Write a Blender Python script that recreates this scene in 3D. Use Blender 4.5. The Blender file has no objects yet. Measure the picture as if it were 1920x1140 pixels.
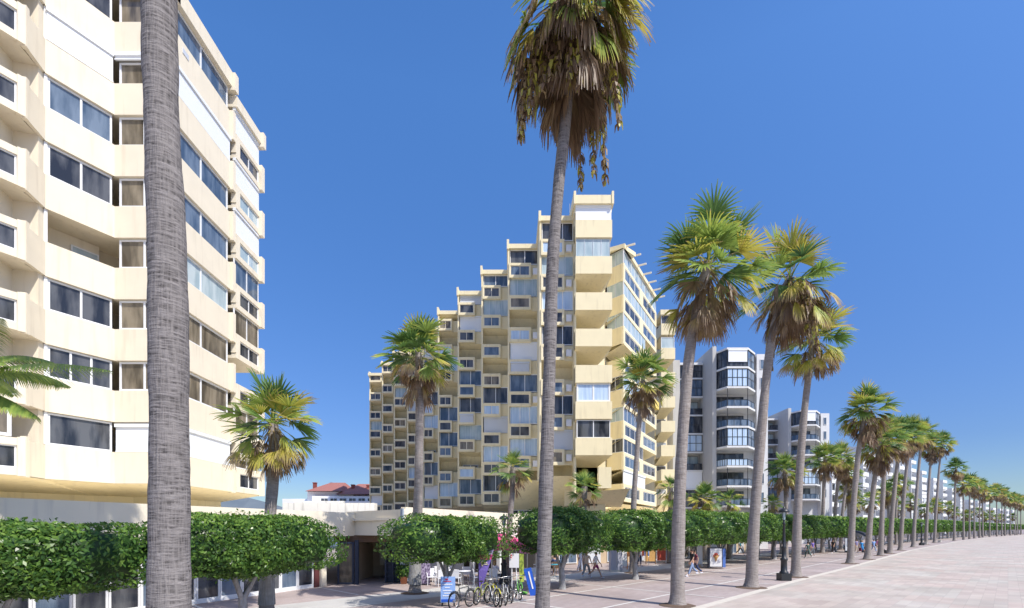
import bpy, math, random
import numpy as np
from mathutils import Vector, Matrix
R = math.radians
S = bpy.context.scene
COL = S.collection
rng = random.Random(7)
nr = np.random.RandomState(11)

# ------------------------------------------------------------ camera, sky, sun, exposure
F = 930.0; HY = 992.0; H = 3.0
cam = bpy.data.objects.new('camera', bpy.data.cameras.new('camera')); COL.objects.link(cam)
cam.location = (0, 0, H); cam.rotation_euler = (R(90), 0, 0)
cam.data.sensor_width = 36; cam.data.lens = 36*F/1920
cam.data.shift_y = (HY-570)/1920; cam.data.clip_start = .1; cam.data.clip_end = 9000
S.camera = cam
TOSUN = Vector((.47, -.43, .79)).normalized()
w = bpy.data.worlds.new('World'); S.world = w; w.use_nodes = True
nt = w.node_tree; bg = nt.nodes['Background']
sk = nt.nodes.new('ShaderNodeTexSky'); sk.sky_type = 'NISHITA'; sk.sun_disc = False
sk.sun_elevation = math.asin(TOSUN.z); sk.sun_rotation = math.atan2(TOSUN.x, TOSUN.y)
sk.altitude = 0; sk.air_density = 1.0; sk.dust_density = .6; sk.ozone_density = 3.0
hs = nt.nodes.new('ShaderNodeHueSaturation'); hs.inputs['Saturation'].default_value = 1.3; hs.inputs['Value'].default_value = 2.05; hs.inputs['Hue'].default_value = .514
tcw = nt.nodes.new('ShaderNodeTexCoord'); sp = nt.nodes.new('ShaderNodeSeparateXYZ'); rw = nt.nodes.new('ShaderNodeValToRGB'); mw = nt.nodes.new('ShaderNodeMix'); mw.data_type = 'RGBA'; mw.blend_type = 'MULTIPLY'; mw.inputs[0].default_value = 1
nt.links.new(tcw.outputs['Generated'], sp.inputs[0]); nt.links.new(sp.outputs[2], rw.inputs[0])
rw.color_ramp.elements[0].position = 0; rw.color_ramp.elements[0].color = (.27, .31, .37, 1); rw.color_ramp.elements[1].position = .66; rw.color_ramp.elements[1].color = (1.0, .89, .73, 1)
qe = rw.color_ramp.elements.new(.14); qe.color = (.33, .355, .41, 1)
nt.links.new(sk.outputs[0], hs.inputs['Color']); nt.links.new(hs.outputs[0], mw.inputs[6]); nt.links.new(rw.outputs[0], mw.inputs[7]); nt.links.new(mw.outputs[2], bg.inputs[0]); bg.inputs[1].default_value = .15
sun = bpy.data.objects.new('sun', bpy.data.lights.new('sun', 'SUN')); COL.objects.link(sun)
sun.data.energy = 5.0; sun.data.angle = R(.5); sun.data.color = (1, .95, .87)
sun.rotation_euler = TOSUN.to_track_quat('Z', 'Y').to_euler()
S.view_settings.view_transform = 'Standard'; S.view_settings.look = 'None'
S.view_settings.exposure = .10; S.view_settings.gamma = 1

def wx(px, Y): return (px-960)/F*Y
def wz(py, Y): return H+(HY-py)/F*Y
def P3(px, py, Y): return (wx(px, Y), Y, wz(py, Y))

# ------------------------------------------------------------ materials
def mat(name, c, rough=.7, c2=None, scale=2.0, bump=0.0, bscale=30, metal=0, spec=.4, stretch=(1, 1, 1), coord='Object', detail=5, contrast=.5, extra=None):
    m = bpy.data.materials.new(name); m.use_nodes = True; n = m.node_tree.nodes; l = m.node_tree.links
    b = n['Principled BSDF']; b.inputs['Roughness'].default_value = rough; b.inputs['Metallic'].default_value = metal
    b.inputs['Specular IOR Level'].default_value = spec
    b.inputs['Base Color'].default_value = (*c, 1)
    tc = n.new('ShaderNodeTexCoord'); mp = n.new('ShaderNodeMapping'); mp.inputs['Scale'].default_value = stretch
    l.new(tc.outputs[coord], mp.inputs[0])
    if c2:
        t = n.new('ShaderNodeTexNoise'); t.inputs['Scale'].default_value = scale; t.inputs['Detail'].default_value = detail
        l.new(mp.outputs[0], t.inputs['Vector'])
        r = n.new('ShaderNodeValToRGB'); r.color_ramp.elements[0].position = .5-contrast/2; r.color_ramp.elements[1].position = .5+contrast/2
        r.color_ramp.elements[0].color = (*c, 1); r.color_ramp.elements[1].color = (*c2, 1)
        l.new(t.outputs[0], r.inputs[0]); l.new(r.outputs[0], b.inputs['Base Color'])
    if bump:
        t2 = n.new('ShaderNodeTexNoise'); t2.inputs['Scale'].default_value = bscale; t2.inputs['Detail'].default_value = 4
        l.new(mp.outputs[0], t2.inputs['Vector'])
        bp = n.new('ShaderNodeBump'); bp.inputs['Strength'].default_value = bump; bp.inputs['Distance'].default_value = .02
        l.new(t2.outputs[0], bp.inputs['Height']); l.new(bp.outputs[0], b.inputs['Normal'])
    return m

def stained(name, c, stain, amount=.5):
    """plaster with streaks of dirt running down and a faint mottling"""
    m = mat(name, c, .85, tuple(x*.93 for x in c), 1.3, .12, 60)
    n = m.node_tree.nodes; l = m.node_tree.links; b = n['Principled BSDF']
    src = b.inputs['Base Color'].links[0].from_socket
    tc = n.new('ShaderNodeTexCoord'); mp = n.new('ShaderNodeMapping'); mp.inputs['Scale'].default_value = (2.2, 2.2, .22)
    l.new(tc.outputs['Object'], mp.inputs[0])
    t = n.new('ShaderNodeTexNoise'); t.inputs['Scale'].default_value = 1.6; t.inputs['Detail'].default_value = 6; l.new(mp.outputs[0], t.inputs[0])
    r = n.new('ShaderNodeValToRGB'); r.color_ramp.elements[0].position = .54; r.color_ramp.elements[1].position = .78
    r.color_ramp.elements[1].color = (amount, amount, amount, 1); r.color_ramp.elements[0].color = (0, 0, 0, 1)
    l.new(t.outputs[0], r.inputs[0])
    mx = n.new('ShaderNodeMix'); mx.data_type = 'RGBA'; l.new(r.outputs[0], mx.inputs[0]); l.new(src, mx.inputs[6]); mx.inputs[7].default_value = (*stain, 1)
    l.new(mx.outputs[2], b.inputs['Base Color'])
    return m

def glassmat(name, c, c2, rough=.06):
    m = mat(name, c, rough, c2, .9, 0, spec=.6, contrast=.22, stretch=(2.1, 2.1, .5))
    b = m.node_tree.nodes['Principled BSDF']; b.inputs['IOR'].default_value = 1.42
    n = m.node_tree.nodes; l = m.node_tree.links
    t = n.new('ShaderNodeTexNoise'); t.inputs['Scale'].default_value = .7
    tc = n.new('ShaderNodeTexCoord'); l.new(tc.outputs['Object'], t.inputs[0])
    bp = n.new('ShaderNodeBump'); bp.inputs['Strength'].default_value = .25; bp.inputs['Distance'].default_value = .05
    l.new(t.outputs[0], bp.inputs['Height']); l.new(bp.outputs[0], b.inputs['Normal'])
    return m

def ribbed(name, c, axis=2, freq=18, depth=.25, rough=.45):
    m = mat(name, c, rough); n = m.node_tree.nodes; l = m.node_tree.links; b = n['Principled BSDF']
    tc = n.new('ShaderNodeTexCoord'); wv = n.new('ShaderNodeTexWave'); wv.bands_direction = 'XYZ'[axis]
    wv.inputs['Scale'].default_value = freq/6.283*2; l.new(tc.outputs['Object'], wv.inputs[0])
    r = n.new('ShaderNodeValToRGB'); r.color_ramp.elements[0].color = (*[x*.78 for x in c], 1); r.color_ramp.elements[1].color = (*c, 1)
    r.color_ramp.elements[1].position = .35
    l.new(wv.outputs[1], r.inputs[0]); l.new(r.outputs[0], b.inputs['Base Color'])
    return m

M = {}
CREAM = (.79, .71, .56)
M['cream'] = stained('cream_plaster', CREAM, (.50, .42, .30), .38)
M['creamB'] = stained('cream_plaster_lemon', (.82, .72, .475), (.50, .42, .28), .5)
M['cream_w'] = stained('pale_plaster', (.86, .78, .62), (.5, .46, .4), .5)
M['wwall'] = stained('white_wall_streaked', (.82, .80, .74), (.33, .31, .28), .8)
M['white'] = mat('white_paint', (.85, .85, .84), .5, (.78, .78, .77), 3, .05)
M['alu'] = mat('white_aluminium', (.80, .81, .82), .35)
M['shut'] = ribbed('white_shutter_slats', (.84, .86, .88), 2, 22)
M['shutg'] = ribbed('grey_shutter_slats', (.60, .63, .67), 2, 22)
M['awny'] = ribbed('yellow_awning', (.80, .62, .16), 0, 8)
M['g_dark'] = glassmat('dark_glass', (.022, .026, .036), (.11, .115, .125))
M['g_blue'] = glassmat('blue_glass', (.06, .095, .15), (.16, .21, .28))
M['g_pale'] = glassmat('pale_glass', (.34, .44, .48), (.50, .58, .60), .1)
M['g_brown'] = glassmat('brown_glass', (.09, .075, .055), (.26, .22, .16))
M['g_curt'] = mat('curtained_glass', (.32, .45, .62), .15, (.62, .74, .86), 1.2, 0, spec=.8, stretch=(5, 5, .3))
M['grey'] = stained('grey_render', (.50, .49, .47), (.38, .37, .35), .5)
M['whiteb'] = stained('white_render', (.70, .70, .70), (.5, .5, .48), .4)
M['black'] = mat('black_metal', (.02, .022, .025), .4, spec=.5)
M['dkmetal'] = mat('dark_blue_gate', (.035, .045, .075), .5)
M['dark'] = mat('interior_shade_dark', (.035, .032, .03), .8)  # near-black base colour carries the shade inside shops and passage
M['tan'] = mat('tan_wall', (.56, .44, .30), .85, (.48, .37, .25), 2)
M['brown'] = mat('brown_wood', (.13, .075, .045), .6, (.2, .12, .07), 4, stretch=(1, 1, 8))
M['redbrown'] = mat('dark_red_column', (.13, .04, .04), .6)
M['tile_roof'] = ribbed('red_roof_tile', (.36, .15, .12), 0, 14, .3, .8)
M['brick'] = mat('red_brick', (.30, .08, .06), .8, (.2, .05, .04), 8)
M['soil'] = mat('soil', (.16, .11, .08), .95, (.09, .06, .04), 12, .5, 40)
M['stone'] = mat('stone', (.55, .52, .46), .85, (.42, .40, .36), 5, .2)
M['pipe'] = mat('grey_blue_pipe', (.38, .43, .48), .5)
M['plasticw'] = mat('white_plastic', (.80, .81, .84), .4)
M['rubber'] = mat('rubber', (.02, .02, .02), .7)
M['steel'] = mat('steel', (.5, .5, .5), .3, metal=.9)
M['terr'] = mat('terracotta', (.42, .17, .09), .8)
M['hill'] = mat('hill_haze_blue', (.10, .13, .16), .95, (.14, .17, .19), .01)  # distance haze is put into this blue-grey base colour

def col(name, c, rough=.6):
    if name not in M: M[name] = mat(name, c, rough)
    return name

def bark(name, c1, c2, ring, c3):
    m = bpy.data.materials.new(name); m.use_nodes = True; n = m.node_tree.nodes; l = m.node_tree.links; b = n['Principled BSDF']
    b.inputs['Roughness'].default_value = .92; b.inputs['Specular IOR Level'].default_value = .15
    tc = n.new('ShaderNodeTexCoord')
    # old leaf-base scars: fibres running round the trunk, crossed by upright cracks
    mh = n.new('ShaderNodeMapping'); mh.inputs['Scale'].default_value = (2.6, 2.6, ring*1.5); l.new(tc.outputs['Object'], mh.inputs[0])
    wv = n.new('ShaderNodeTexNoise'); wv.inputs['Scale'].default_value = 1.4; wv.inputs['Detail'].default_value = 6; wv.inputs['Roughness'].default_value = .6; wv.inputs['Distortion'].default_value = .35; l.new(mh.outputs[0], wv.inputs[0])
    mp = n.new('ShaderNodeMapping'); mp.inputs['Scale'].default_value = (9, 9, .8); l.new(tc.outputs['Object'], mp.inputs[0])
    ns = n.new('ShaderNodeTexNoise'); ns.inputs['Scale'].default_value = 3.2; ns.inputs['Detail'].default_value = 8; l.new(mp.outputs[0], ns.inputs[0])
    n2 = n.new('ShaderNodeTexNoise'); n2.inputs['Scale'].default_value = 2.6; n2.inputs['Detail'].default_value = 9; n2.inputs['Roughness'].default_value = .75; l.new(tc.outputs['Object'], n2.inputs[0])
    r = n.new('ShaderNodeValToRGB'); e = r.color_ramp.elements; e[0].color = (*c1, 1); e[1].color = (*c2, 1); e[0].position = .36; e[1].position = .62
    l.new(wv.outputs[0], r.inputs[0])
    mx = n.new('ShaderNodeMix'); mx.data_type = 'RGBA'; l.new(r.outputs[0], mx.inputs[6])
    r2 = n.new('ShaderNodeValToRGB'); r2.color_ramp.elements[0].position = .40; r2.color_ramp.elements[1].position = .68
    l.new(ns.outputs[0], r2.inputs[0]); l.new(r2.outputs[0], mx.inputs[0]); mx.inputs[7].default_value = (*c3, 1)
    mx2 = n.new('ShaderNodeMix'); mx2.data_type = 'RGBA'; mx2.blend_type = 'MULTIPLY'; mx2.inputs[0].default_value = .55
    l.new(mx.outputs[2], mx2.inputs[6]); l.new(n2.outputs[0], mx2.inputs[7])
    ad0 = n.new('ShaderNodeMix'); ad0.data_type = 'RGBA'; ad0.blend_type = 'MULTIPLY'; ad0.inputs[0].default_value = 1; l.new(mx2.outputs[2], ad0.inputs[6]); ad0.inputs[7].default_value = (1.3, 1.3, 1.3, 1)
    l.new(ad0.outputs[2], b.inputs['Base Color'])
    ad = n.new('ShaderNodeMath'); ad.operation = 'ADD'; l.new(wv.outputs[0], ad.inputs[0]); l.new(ns.outputs[0], ad.inputs[1])
    bp = n.new('ShaderNodeBump'); bp.inputs['Strength'].default_value = .9; bp.inputs['Distance'].default_value = .03
    l.new(ad.outputs[0], bp.inputs['Height']); l.new(bp.outputs[0], b.inputs['Normal'])
    return m
M['bark'] = bark('palm_bark', (.075, .068, .066), (.29, .268, .26), 12, (.25, .23, .22))
M['bark2'] = bark('palm_bark_fine', (.23, .195, .175), (.37, .335, .31), 8, (.30, .265, .24))
M['barkw'] = bark('grey_smooth_bark', (.30, .30, .31), (.40, .40, .40), 2, (.27, .26, .24))

def leafmat(name, stops, trans=.25, rough=.45):
    m = bpy.data.materials.new(name); m.use_nodes = True; n = m.node_tree.nodes; l = m.node_tree.links; b = n['Principled BSDF']
    b.inputs['Roughness'].default_value = rough; b.inputs['Specular IOR Level'].default_value = .35
    a = n.new('ShaderNodeAttribute'); a.attribute_name = 'tint'
    r = n.new('ShaderNodeValToRGB'); e = r.color_ramp.elements
    e[0].position = stops[0][0]; e[0].color = (*stops[0][1], 1); e[1].position = stops[-1][0]; e[1].color = (*stops[-1][1], 1)
    for p, c in stops[1:-1]:
        q = e.new(p); q.color = (*c, 1)
    l.new(a.outputs['Fac'], r.inputs[0]); l.new(r.outputs[0], b.inputs['Base Color'])
    t = n.new('ShaderNodeBsdfTranslucent'); l.new(r.outputs[0], t.inputs[0])
    mx = n.new('ShaderNodeMixShader'); mx.inputs[0].default_value = trans
    l.new(b.outputs[0], mx.inputs[1]); l.new(t.outputs[0], mx.inputs[2]); l.new(mx.outputs[0], n['Material Output'].inputs[0])
    return m
M['frond'] = leafmat('palm_fronds', [(0, (.045, .11, .045)), (.25, (.14, .25, .065)), (.45, (.33, .43, .09)), (.6, (.55, .48, .09)), (.72, (.44, .33, .18)), (.85, (.31, .215, .135)), (1, (.19, .125, .08))], .4)
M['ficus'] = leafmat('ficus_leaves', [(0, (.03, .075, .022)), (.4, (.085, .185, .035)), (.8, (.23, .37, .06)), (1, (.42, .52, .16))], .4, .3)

# ------------------------------------------------------------ mesh helpers
ORG = {}
def tag(o, label=None, cat=None, group=None, kind=None):
    if label: o['label'] = label
    if cat: o['category'] = cat
    if group: o['group'] = group
    if kind: o['kind'] = kind
    return o

def thing(name, label, cat, loc, group=None):
    o = bpy.data.objects.new(name, None); COL.objects.link(o); o.location = loc; o.empty_display_size = .3
    ORG[o] = Vector(loc); return tag(o, label, cat, group)

def place(name, me, parent=None, loc=None):
    o = bpy.data.objects.new(name, me); COL.objects.link(o)
    if parent is not None:
        o.parent = parent; ORG[o] = ORG.get(parent, Vector((0, 0, 0)))
    else:
        o.location = loc or (0, 0, 0); ORG[o] = Vector(loc or (0, 0, 0))
    return o

def copy_tree(o, parent=None):
    c = o.copy(); COL.objects.link(c); ORG[c] = ORG.get(o, Vector((0, 0, 0)))
    if parent is not None: c.parent = parent
    for ch in list(o.children): copy_tree(ch, c)
    return c

class MB:
    def __init__(s): s.v = []; s.f = []; s.m = []; s.mats = []; s.sm = []
    def mi(s, m):
        if m not in s.mats: s.mats.append(m)
        return s.mats.index(m)
    def add(s, vs, fs, m=None, smooth=False):
        b = len(s.v); s.v += [tuple(v) for v in vs]; k = s.mi(m) if m else 0
        for f in fs: s.f.append([b+i for i in f]); s.m.append(k); s.sm.append(smooth)
    def box(s, x0, x1, y0, y1, z0, z1, m=None):
        vs = [(x, y, z) for z in (z0, z1) for y in (y0, y1) for x in (x0, x1)]
        s.add(vs, [(0, 2, 3, 1), (4, 5, 7, 6), (0, 1, 5, 4), (2, 6, 7, 3), (0, 4, 6, 2), (1, 3, 7, 5)], m)
    def obox(s, c, sz, rz=0, m=None, tilt=None):
        Mx = Matrix.Translation(c) @ Matrix.Rotation(rz, 4, 'Z')
        if tilt: Mx = Mx @ Matrix.Rotation(tilt[0], 4, tilt[1])
        x, y, z = sz[0]/2, sz[1]/2, sz[2]/2
        vs = [Mx @ Vector((a, b, d)) for d in (-z, z) for b in (-y, y) for a in (-x, x)]
        s.add(vs, [(0, 2, 3, 1), (4, 5, 7, 6), (0, 1, 5, 4), (2, 6, 7, 3), (0, 4, 6, 2), (1, 3, 7, 5)], m)
    def prism(s, pts, z0, z1, m=None):
        n = len(pts)
        s.add([(p[0], p[1], z0) for p in pts]+[(p[0], p[1], z1) for p in pts],
              [tuple(range(n-1, -1, -1)), tuple(range(n, 2*n))]+[(i, (i+1) % n, n+(i+1) % n, n+i) for i in range(n)], m)
    def tube(s, pts, rad, n=8, m=None, cap=True, smooth=True, jit=0):
        pts = [Vector(p) for p in pts]; vs = []; k = len(pts)
        if not isinstance(rad, (list, tuple)): rad = [rad]*k
        up = Vector((0, 0, 1)); x0 = None
        for i, p in enumerate(pts):
            d = (pts[min(i+1, k-1)]-pts[max(i-1, 0)]).normalized()
            if x0 is None:
                x0 = d.orthogonal().normalized() if abs(d.z) < .95 else Vector((1, 0, 0))
            x = (x0-d*x0.dot(d)).normalized(); y = d.cross(x); x0 = x
            for j in range(n):
                a = 2*math.pi*j/n; r = rad[i]*(1+(rng.uniform(-jit, jit) if jit else 0))
                vs.append(p+x*math.cos(a)*r+y*math.sin(a)*r)
        fs = [(i*n+j, i*n+(j+1) % n, (i+1)*n+(j+1) % n, (i+1)*n+j) for i in range(k-1) for j in range(n)]
        s.add(vs, fs, m, smooth)
        if cap: s.add(vs[:n], [tuple(range(n-1, -1, -1))], m); s.add(vs[-n:], [tuple(range(n))], m)
    def lathe(s, c, prof, n=12, m=None, smooth=True):
        vs = [(c[0]+r*math.cos(2*math.pi*j/n), c[1]+r*math.sin(2*math.pi*j/n), c[2]+z) for r, z in prof for j in range(n)]
        fs = [(i*n+j, i*n+(j+1) % n, (i+1)*n+(j+1) % n, (i+1)*n+j) for i in range(len(prof)-1) for j in range(n)]
        s.add(vs, fs, m, smooth)
    def torus(s, c, Rr, r, axis=(0, 1, 0), n=24, k=6, m=None):
        ax = Vector(axis).normalized(); u = ax.orthogonal().normalized(); v = ax.cross(u); vs = []
        for i in range(n):
            a = 2*math.pi*i/n; d = u*math.cos(a)+v*math.sin(a)
            for j in range(k):
                b = 2*math.pi*j/k; vs.append(Vector(c)+d*(Rr+r*math.cos(b))+ax*r*math.sin(b))
        s.add(vs, [(i*k+j, ((i+1) % n)*k+j, ((i+1) % n)*k+(j+1) % k, i*k+(j+1) % k) for i in range(n) for j in range(k)], m, True)
    def ball(s, c, r, m=None, n=10, k=7):
        if not isinstance(r, (tuple, list)): r = (r, r, r)
        vs = [(c[0]+r[0]*math.sin(math.pi*i/k)*math.cos(2*math.pi*j/n), c[1]+r[1]*math.sin(math.pi*i/k)*math.sin(2*math.pi*j/n), c[2]+r[2]*math.cos(math.pi*i/k)) for i in range(k+1) for j in range(n)]
        s.add(vs, [(i*n+j, (i+1)*n+j, (i+1)*n+(j+1) % n, i*n+(j+1) % n) for i in range(k) for j in range(n)], m, True)
    def build(s, name, m=None, parent=None, loc=None):
        if parent is not None: o = ORG.get(parent, Vector((0, 0, 0)))
        else: o = Vector(loc or (0, 0, 0))
        me = bpy.data.meshes.new(name)
        me.from_pydata([(v[0]-o.x, v[1]-o.y, v[2]-o.z) for v in s.v], [], s.f)
        if s.mats and m is None:
            for q in s.mats: me.materials.append(M[q])
            me.polygons.foreach_set('material_index', s.m)
        else: me.materials.append(M[m])
        me.polygons.foreach_set('use_smooth', s.sm); me.validate(); me.update()
        return place(name, me, parent, loc)

class Fr:
    """upright facade frame: a runs along the wall (left to right seen from the street), d outwards, z up"""
    def __init__(s, p0, u): u = Vector((u[0], u[1])).normalized(); s.p = p0; s.u = u; s.n = Vector((u.y, -u.x))
    def P(s, a, d, z): return (s.p[0]+s.u.x*a+s.n.x*d, s.p[1]+s.u.y*a+s.n.y*d, z)
    def at(s, px):
        r = (px-960)/F; return (r*s.p[1]-s.p[0])/(s.u.x-r*s.u.y)
def fbox(mb, fr, a0, a1, d0, d1, z0, z1, m=None, slope=0):
    """slope lifts the inner lower edge (a sloping soffit)"""
    vs = [fr.P(a, d, z if z == z1 else z0+(slope if d == d0 else 0)) for z in (z0, z1) for d in (d1, d0) for a in (a0, a1)]
    mb.add(vs, [(0, 2, 3, 1), (4, 5, 7, 6), (0, 1, 5, 4), (2, 6, 7, 3), (0, 4, 6, 2), (1, 3, 7, 5)], m)

def window(parent, fr, a0, a1, z0, z1, d=0, panes=2, g='g_dark', fm='alu', name='window', t=.055, rails=0):
    mb = MB()
    fbox(mb, fr, a0, a1, d-.05, d+.03, z0, z0+t); fbox(mb, fr, a0, a1, d-.05, d+.03, z1-t, z1)
    for i in range(panes+1):
        a = a0+(a1-a0-t)*i/panes; fbox(mb, fr, a, a+t, d-.045, d+.027, z0+t, z1-t)
    for i in range(rails):
        z = z0+(z1-z0)*(i+1)/(rails+1); fbox(mb, fr, a0+t, a1-t, d-.04, d+.02, z-t/2, z+t/2)
    o = mb.build(name, fm, parent)
    g_ = MB(); fbox(g_, fr, a0+t*.5, a1-t*.5, d-.035, d-.01, z0+t*.5, z1-t*.5); g_.build('pane', g, o)
    return o
def shutter(parent, fr, a0, a1, z0, z1, d=0, m='shut', name='shutter'):
    mb = MB(); fbox(mb, fr, a0+.03, a1-.03, d-.04, d+.02, z0, z1-.16); fbox(mb, fr, a0, a1, d-.06, d+.09, z1-.16, z1)
    fbox(mb, fr, a0+.02, a1-.02, d-.05, d+.04, z0-.03, z0+.03)
    return mb.build(name, m, parent)

# ------------------------------------------------------------ the ground
KERB = [(-60, -70), (-6, -16.5), (0, -11.2), (18.85, 7.09), (24.05, 12.0), (29.8, 17.5), (38.2, 25.8), (70.5, 56.8), (126.8, 114.8), (180, 173), (265, 274), (400, 450)]
def kerb(Y):
    for (a, b), (c, d) in zip(KERB, KERB[1:]):
        if a <= Y <= c: return b+(d-b)*(Y-a)/(c-a)
    return KERB[-1][1]
KY = [-40, -10, 0, 8]+[18.85+i*4 for i in range(12)]+[70+i*10 for i in range(30)]+[380]
def pave(name, c1, c2, mortar, w_, h_, off=.5, rot=45, big=None, mort=.012):
    m = bpy.data.materials.new(name); m.use_nodes = True; n = m.node_tree.nodes; l = m.node_tree.links; b = n['Principled BSDF']
    b.inputs['Roughness'].default_value = .75; b.inputs['Specular IOR Level'].default_value = .3
    tc = n.new('ShaderNodeTexCoord'); mp = n.new('ShaderNodeMapping'); mp.inputs['Rotation'].default_value = (0, 0, R(-rot)); l.new(tc.outputs['Object'], mp.inputs[0])
    br = n.new('ShaderNodeTexBrick'); br.offset = off; br.inputs['Scale'].default_value = 1; br.inputs['Brick Width'].default_value = w_; br.inputs['Row Height'].default_value = h_
    br.inputs['Mortar Size'].default_value = mort; br.inputs['Color1'].default_value = (*c1, 1); br.inputs['Color2'].default_value = (*c2, 1); br.inputs['Mortar'].default_value = (*mortar, 1)
    l.new(mp.outputs[0], br.inputs[0])
    t = n.new('ShaderNodeTexNoise'); t.inputs['Scale'].default_value = .35; t.inputs['Detail'].default_value = 8; l.new(tc.outputs['Object'], t.inputs[0])
    r = n.new('ShaderNodeValToRGB'); r.color_ramp.elements[0].position = .3; r.color_ramp.elements[1].position = .7; r.color_ramp.elements[0].color = (.76, .75, .73, 1); r.color_ramp.elements[1].color = (1.0, 1.0, 1.0, 1)
    l.new(t.outputs[0], r.inputs[0])
    mx = n.new('ShaderNodeMix'); mx.data_type = 'RGBA'; mx.blend_type = 'MULTIPLY'; mx.inputs[0].default_value = 1; l.new(br.outputs[0], mx.inputs[6]); l.new(r.outputs[0], mx.inputs[7])
    out = mx.outputs[2]
    if big:
        b2 = n.new('ShaderNodeTexBrick'); b2.offset = .0; b2.inputs['Scale'].default_value = 1; b2.inputs['Brick Width'].default_value = big[0]; b2.inputs['Row Height'].default_value = big[1]; b2.inputs['Mortar Size'].default_value = 0
        b2.inputs['Color1'].default_value = (*big[2], 1); b2.inputs['Color2'].default_value = (*big[3], 1); b2.inputs['Bias'].default_value = 0
        l.new(mp.outputs[0], b2.inputs[0])
        m3 = n.new('ShaderNodeMix'); m3.data_type = 'RGBA'; m3.blend_type = 'MULTIPLY'; m3.inputs[0].default_value = 1; l.new(out, m3.inputs[6]); l.new(b2.outputs[0], m3.inputs[7]); out = m3.outputs[2]
    l.new(out, b.inputs['Base Color'])
    t2 = n.new('ShaderNodeTexNoise'); t2.inputs['Scale'].default_value = 25; l.new(tc.outputs['Object'], t2.inputs[0])
    bp = n.new('ShaderNodeBump'); bp.inputs['Strength'].default_value = .15; bp.inputs['Distance'].default_value = .01; l.new(t2.outputs[0], bp.inputs['Height']); l.new(bp.outputs[0], b.inputs['Normal'])
    return m
M['prom'] = pave('promenade_tiles', (.57, .52, .465), (.49, .435, .395), (.44, .40, .36), .8, .4, big=(2.4, 1.6, (1, .92, .905), (.93, .96, .95)), mort=.008)
M['plaza'] = pave('plaza_pavers', (.48, .40, .375), (.42, .34, .32), (.38, .33, .31), .4, .2, big=(6, 6, (1, 1, 1), (.92, .93, .95)))
M['path'] = pave('pale_path', (.58, .57, .54), (.53, .52, .50), (.45, .44, .42), 1.6, .8)
M['kerbm'] = mat('kerb_stone', (.62, .57, .49), .8, (.52, .48, .42), 3)
M['line'] = mat('white_stone_line', (.66, .64, .60), .8, (.56, .54, .50), 3)
M['sand'] = mat('sand', (.50, .42, .30), .95, (.44, .36, .25), 2)
M['sea'] = mat('sea_water', (.02, .09, .14), .12, (.03, .12, .17), .05, .3, 2)

def structure(o): o['kind'] = 'structure'; return o
mb = MB(); mb.add([(-3500, -3500, -.004), (3500, -3500, -.004), (3500, 4500, -.004), (-3500, 4500, -.004)], [(0, 1, 2, 3)])
structure(mb.build('ground', 'plaza'))
def ribbon(fa, fb, z, name, m, ys=KY):
    mb = MB(); n = len(ys); mb.add([(fa(y), y, z) for y in ys]+[(fb(y), y, z) for y in ys], [(i, n+i, n+i+1, i+1) for i in range(n-1)])
    return structure(mb.build(name, m))
ribbon(lambda y: kerb(y), lambda y: kerb(y)+46, .004, 'promenade', 'prom')
ribbon(lambda y: kerb(y)+46, lambda y: kerb(y)+95, .008, 'sand', 'sand')
ribbon(lambda y: kerb(y)+95, lambda y: kerb(y)+1600, .012, 'sea', 'sea')
ribbon(lambda y: kerb(y)-.28, lambda y: kerb(y)+.28, .009, 'kerb', 'kerbm')
ribbon(lambda y: kerb(y)-17.0, lambda y: kerb(y)-13.4, .001, 'path', 'path')
mb = MB()
q = .7071
for k in range(0, 60):      # lines across the plaza
    y = 6+k*5.2; x = kerb(y)-.45; L = 12.0 if k % 2 else 12.0
    a = Vector((x, y)); d = Vector((-q, q)); s_ = Vector((q, q))*.07
    e = a+d*9.2
    mb.add([(*(a-s_), .0055), (*(a+s_), .0055), (*(e+s_), .0055), (*(e-s_), .0055)], [(0, 1, 2, 3)])
for off in (3.6, 8.4):
    ys = KY; n = len(ys); mb.add([(kerb(y)-off-.09, y, .0035) for y in ys]+[(kerb(y)-off+.09, y, .0035) for y in ys], [(i, n+i, n+i+1, i+1) for i in range(n-1)])
for k in range(12):
    y = 14+k*4.3; a = Vector((y-29.6, y)); d = Vector((-q, q)); s_ = Vector((q, q))*.06; e = a+d*6
    mb.add([(*(a-s_), .0045), (*(a+s_), .0045), (*(e+s_), .0045), (*(e-s_), .0045)], [(0, 1, 2, 3)])
structure(mb.build('paving_lines', 'line'))
mb = MB(); ridge = [(-900, 20), (-700, 90), (-560, 150), (-420, 120), (-250, 175), (-150, 110), (0, 60), (150, 30)]
hy = 2600; hp = [(wx(300, hy)+a*3, b) for a, b in ridge]
hp = [(wx(-400, hy), 120), (wx(0, hy), 190), (wx(250, hy), 220), (wx(400, hy), 200), (wx(470, hy), 165), (wx(505, hy), 140), (wx(540, hy), 110), (wx(620, hy), 60), (wx(700, hy), 5)]
n = len(hp); mb.add([(x*.93, hy-400, -1) for x, z in hp]+[(x, hy, z) for x, z in hp]+[(x*1.2, hy+600, -1) for x, z in hp], [(i, i+1, n+i+1, n+i) for i in range(n-1)]+[(n+i, n+i+1, 2*n+i+1, 2*n+i) for i in range(n-1)])
structure(mb.build('hills', 'hill'))

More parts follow.
